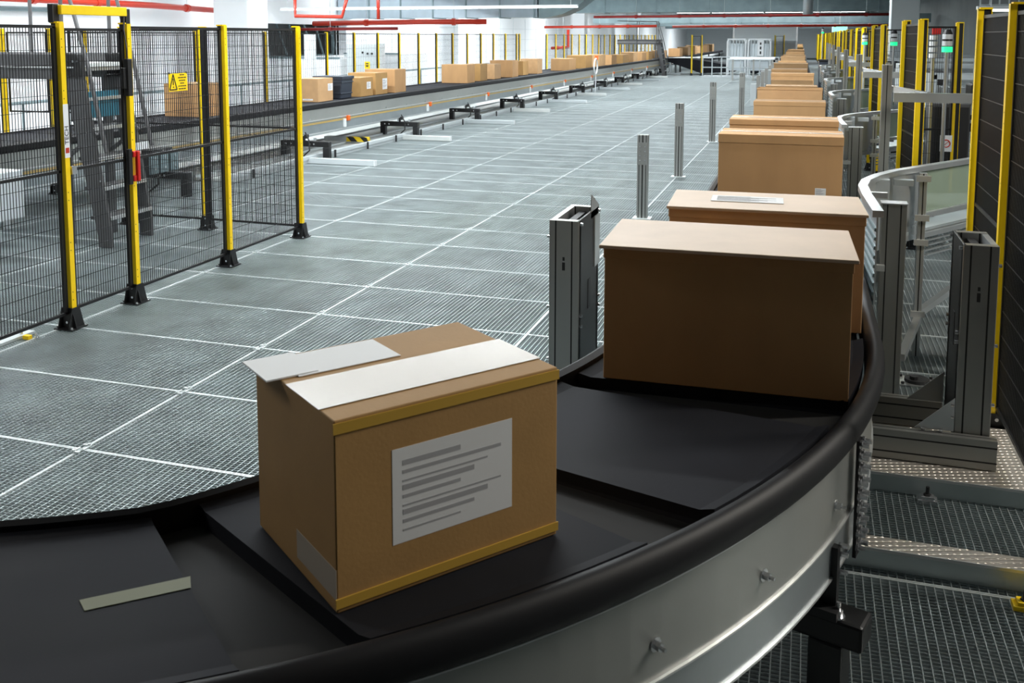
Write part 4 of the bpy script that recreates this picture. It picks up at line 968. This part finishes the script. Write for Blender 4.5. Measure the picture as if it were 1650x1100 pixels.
# dark inner side ledge/edge rail along straight conveyor
t = thing('floor_channel', 'flat steel channel lying on the grating left of the straight box row', 'channel', (-1.35, 10, 0)); obj('channel', MB().box(-.05, .05, -1.6, 3, 0, .04), 'zincline', t); obj('bolt', MB().cyl((0, -1.4, .04), .014, .014, 6).cyl((0, 2.6, .04), .014, .014, 6), 'bolt', t)
# small grey cabinets by the row
for (x, y, z, lb) in ((-1.2, 26.5, .95, 'small pale grey cabinet left of the straight box row'), (-1.1, 30, 1.2, 'slim grey box stand behind the small pale cabinet')):
    t = thing('junction_cabinet', lb, 'cabinet', (x, y, 0)); obj('body', MB().box(-.25, .12, -.12, .12, .35, z), 'lgrey', t, bevel=.01); obj('stand', MB().box(-.1, 0, -.05, .05, 0, .35), 'alu', t)
m_ = None
for i, y in enumerate((23, 25.4, 28, 31, 34.5, 38, 42)):
    t = thing('guide_post', 'grey aluminium guide post beside the left edge of the straight box row', 'post', (-.98 + SL * y * .6, y, 0), group='guide posts along the box row'); obj('shaft', MB().box(-.04, .04, -.03, .03, 0, 1.3), 'alu', t); obj('cap', MB().box(-.042, .042, -.032, .032, 1.3, 1.31), 'alub', t)

# ------------------------------------------------------------------ far white machine and branch conveyors
t = thing('merge_conveyor', 'black belt conveyor slanting across to meet the right-hand row far down the hall', 'conveyor', (-4, 57, 0))
obj('belt_bed', MB().prism([(-3.7, .75), (-3.7, .95), (-2.6, .95), (.0, .55), (0, .2), (-1.8, .1)], -1.2, 1.2, 'y'), 'belt', t)
obj('belt_bed', MB().prism([(.6, .2), (2.5, 1.05), (2.5, .85), (1.2, .1)], -1.2, 1.2, 'y'), 'belt', t)
obj('leg', MB().box(-3.6, -3.5, -1.2, -1.1, 0, .75).box(-3.6, -3.5, 1.1, 1.2, 0, .75).box(2.3, 2.4, -1.2, -1.1, 0, .85).box(2.3, 2.4, 1.1, 1.2, 0, .85), 'lgrey', t)
m_ = MB()
for k in range(8): m_.bar((-3.6 + k * .3, -1.24, .97), (-3.0 + k * .3, 1.2, .97), .12, .02)
obj('slat_rail', m_, 'white', t)
t = thing('railed_platform', 'low platform with pale grey railings around the white machine', 'platform', (-3.7, 53, 0))
obj('deck', MB().box(-1.8, 2.3, -.5, 2, 0, .05), 'lgrey', t)
m_ = MB()
for k in range(9): m_.tube([(-1.7 + k * .49, -.4, 0), (-1.7 + k * .49, -.4, 1.1)], .028, 6)
for z in (.55, 1.1): m_.tube([(-1.7, -.4, z), (2.3, -.4, z)], .028, 6)
m_.tube([(-1.7, -.4, 1.1), (-1.7, 2, 1.1)], .028, 6)
obj('railing', m_, 'lgrey', t)
for (x, w_, lb) in ((-3.75, .95, 'left white tubular machine cage at the far end of the aisle'), (-2.55, 1.15, 'right white tubular machine cage with a dark-marked panel at the far end of the aisle')):
    t = thing('machine_cage', lb, 'machine', (x, 54.2, .05)); m_ = MB()
    for xx in (-w_ / 2, w_ / 2): m_.tube([(xx, -.4, .05), (xx, -.4, 1.85), (xx * .85, -.4, 1.98)], .045, 8).tube([(xx, .4, .05), (xx, .4, 1.95)], .04, 8)
    for z in (.9, 1.98): m_.tube([(-w_ / 2, -.4, z), (w_ / 2, -.4, z)], .045, 8)
    obj('tube_frame', m_, 'white', t)
    m_ = MB(); x2 = -w_ / 2 + .15
    while x2 < w_ / 2: m_.tube([(x2, -.38, .9), (x2, -.38, 1.95)], .02, 6); x2 += .16
    obj('bar', m_, 'lgrey', t); obj('cabinet', MB().box(-w_ / 2 + .1, w_ / 2 - .1, -.3, .35, .3, 1.75), 'duct', t)
    if w_ > 1: obj('panel', MB().box(-.1, .22, -.5, -.46, 1.1, 1.95), 'white', t); obj('button', MB().box(.02, .1, -.52, -.5, 1.2, 1.35).box(.02, .1, -.52, -.5, 1.45, 1.6).box(.02, .1, -.52, -.5, 1.7, 1.82), 'ink', t)
t = thing('transfer_table', 'pale flat transfer table right of the white machine cages', 'table', (-2.15, 50, 0)); obj('table_top', MB().box(-1.6, .55, -.6, .6, 1.05, 1.15), 'white', t, bevel=.01); obj('leg', MB().box(-1.5, -1.42, -.5, -.42, 0, 1.05).box(.4, .48, -.5, -.42, 0, 1.05).box(-.5, -.42, -.5, -.42, 0, 1.05), 'alu', t)
t = thing('partition_wall', 'grey partition wall behind the white machine cages', 'partition', (-3.4, 66, 0)); obj('panel', MB().box(-1.4, 2.6, 0, .15, 0, 2.9), 'lgrey', t); obj('frame', MB().box(-1.45, -1.35, -.03, .18, 0, 2.95).box(2.55, 2.65, -.03, .18, 0, 2.95), 'alub', t)
for (x, y, lb) in ((-6.3, 55.2, 'yellow and black fence pair between the left box row and the white machine'), (-2.1, 64, 'yellow and black fence pair just left of the vanishing right box row')):
    t = thing('safety_fence', lb, 'fence', (x, y, 0)); fence_post(x, y, t, h=2.25, wide=2.2); fence_post(x + .55, y, t, h=2.25, wide=1.4); mesh_panel((x + .05, y), (x + .5, y), .2, 2.2, t, None, pitch=.05, hp=.3)
# round reel hanging at the left conveyor
t = thing('pull_cord_ring', 'white ring with an orange end beside the left box row', 'ring', (-8.0, 37.5, 0)); obj('ring', MB().tube([(0, .0 + .30 * math.cos(a_), 1.02 + .30 * math.sin(a_)) for a_ in [i * PI / 12 for i in range(24)]], .03, 6, closed=True), 'white', t); obj('orange_end', MB().box(-.06, .06, .1, .25, 1.28, 1.44), 'orange', t); obj('stem', MB().cyl((0, 0, 0), .02, .72, 6), 'white', t)
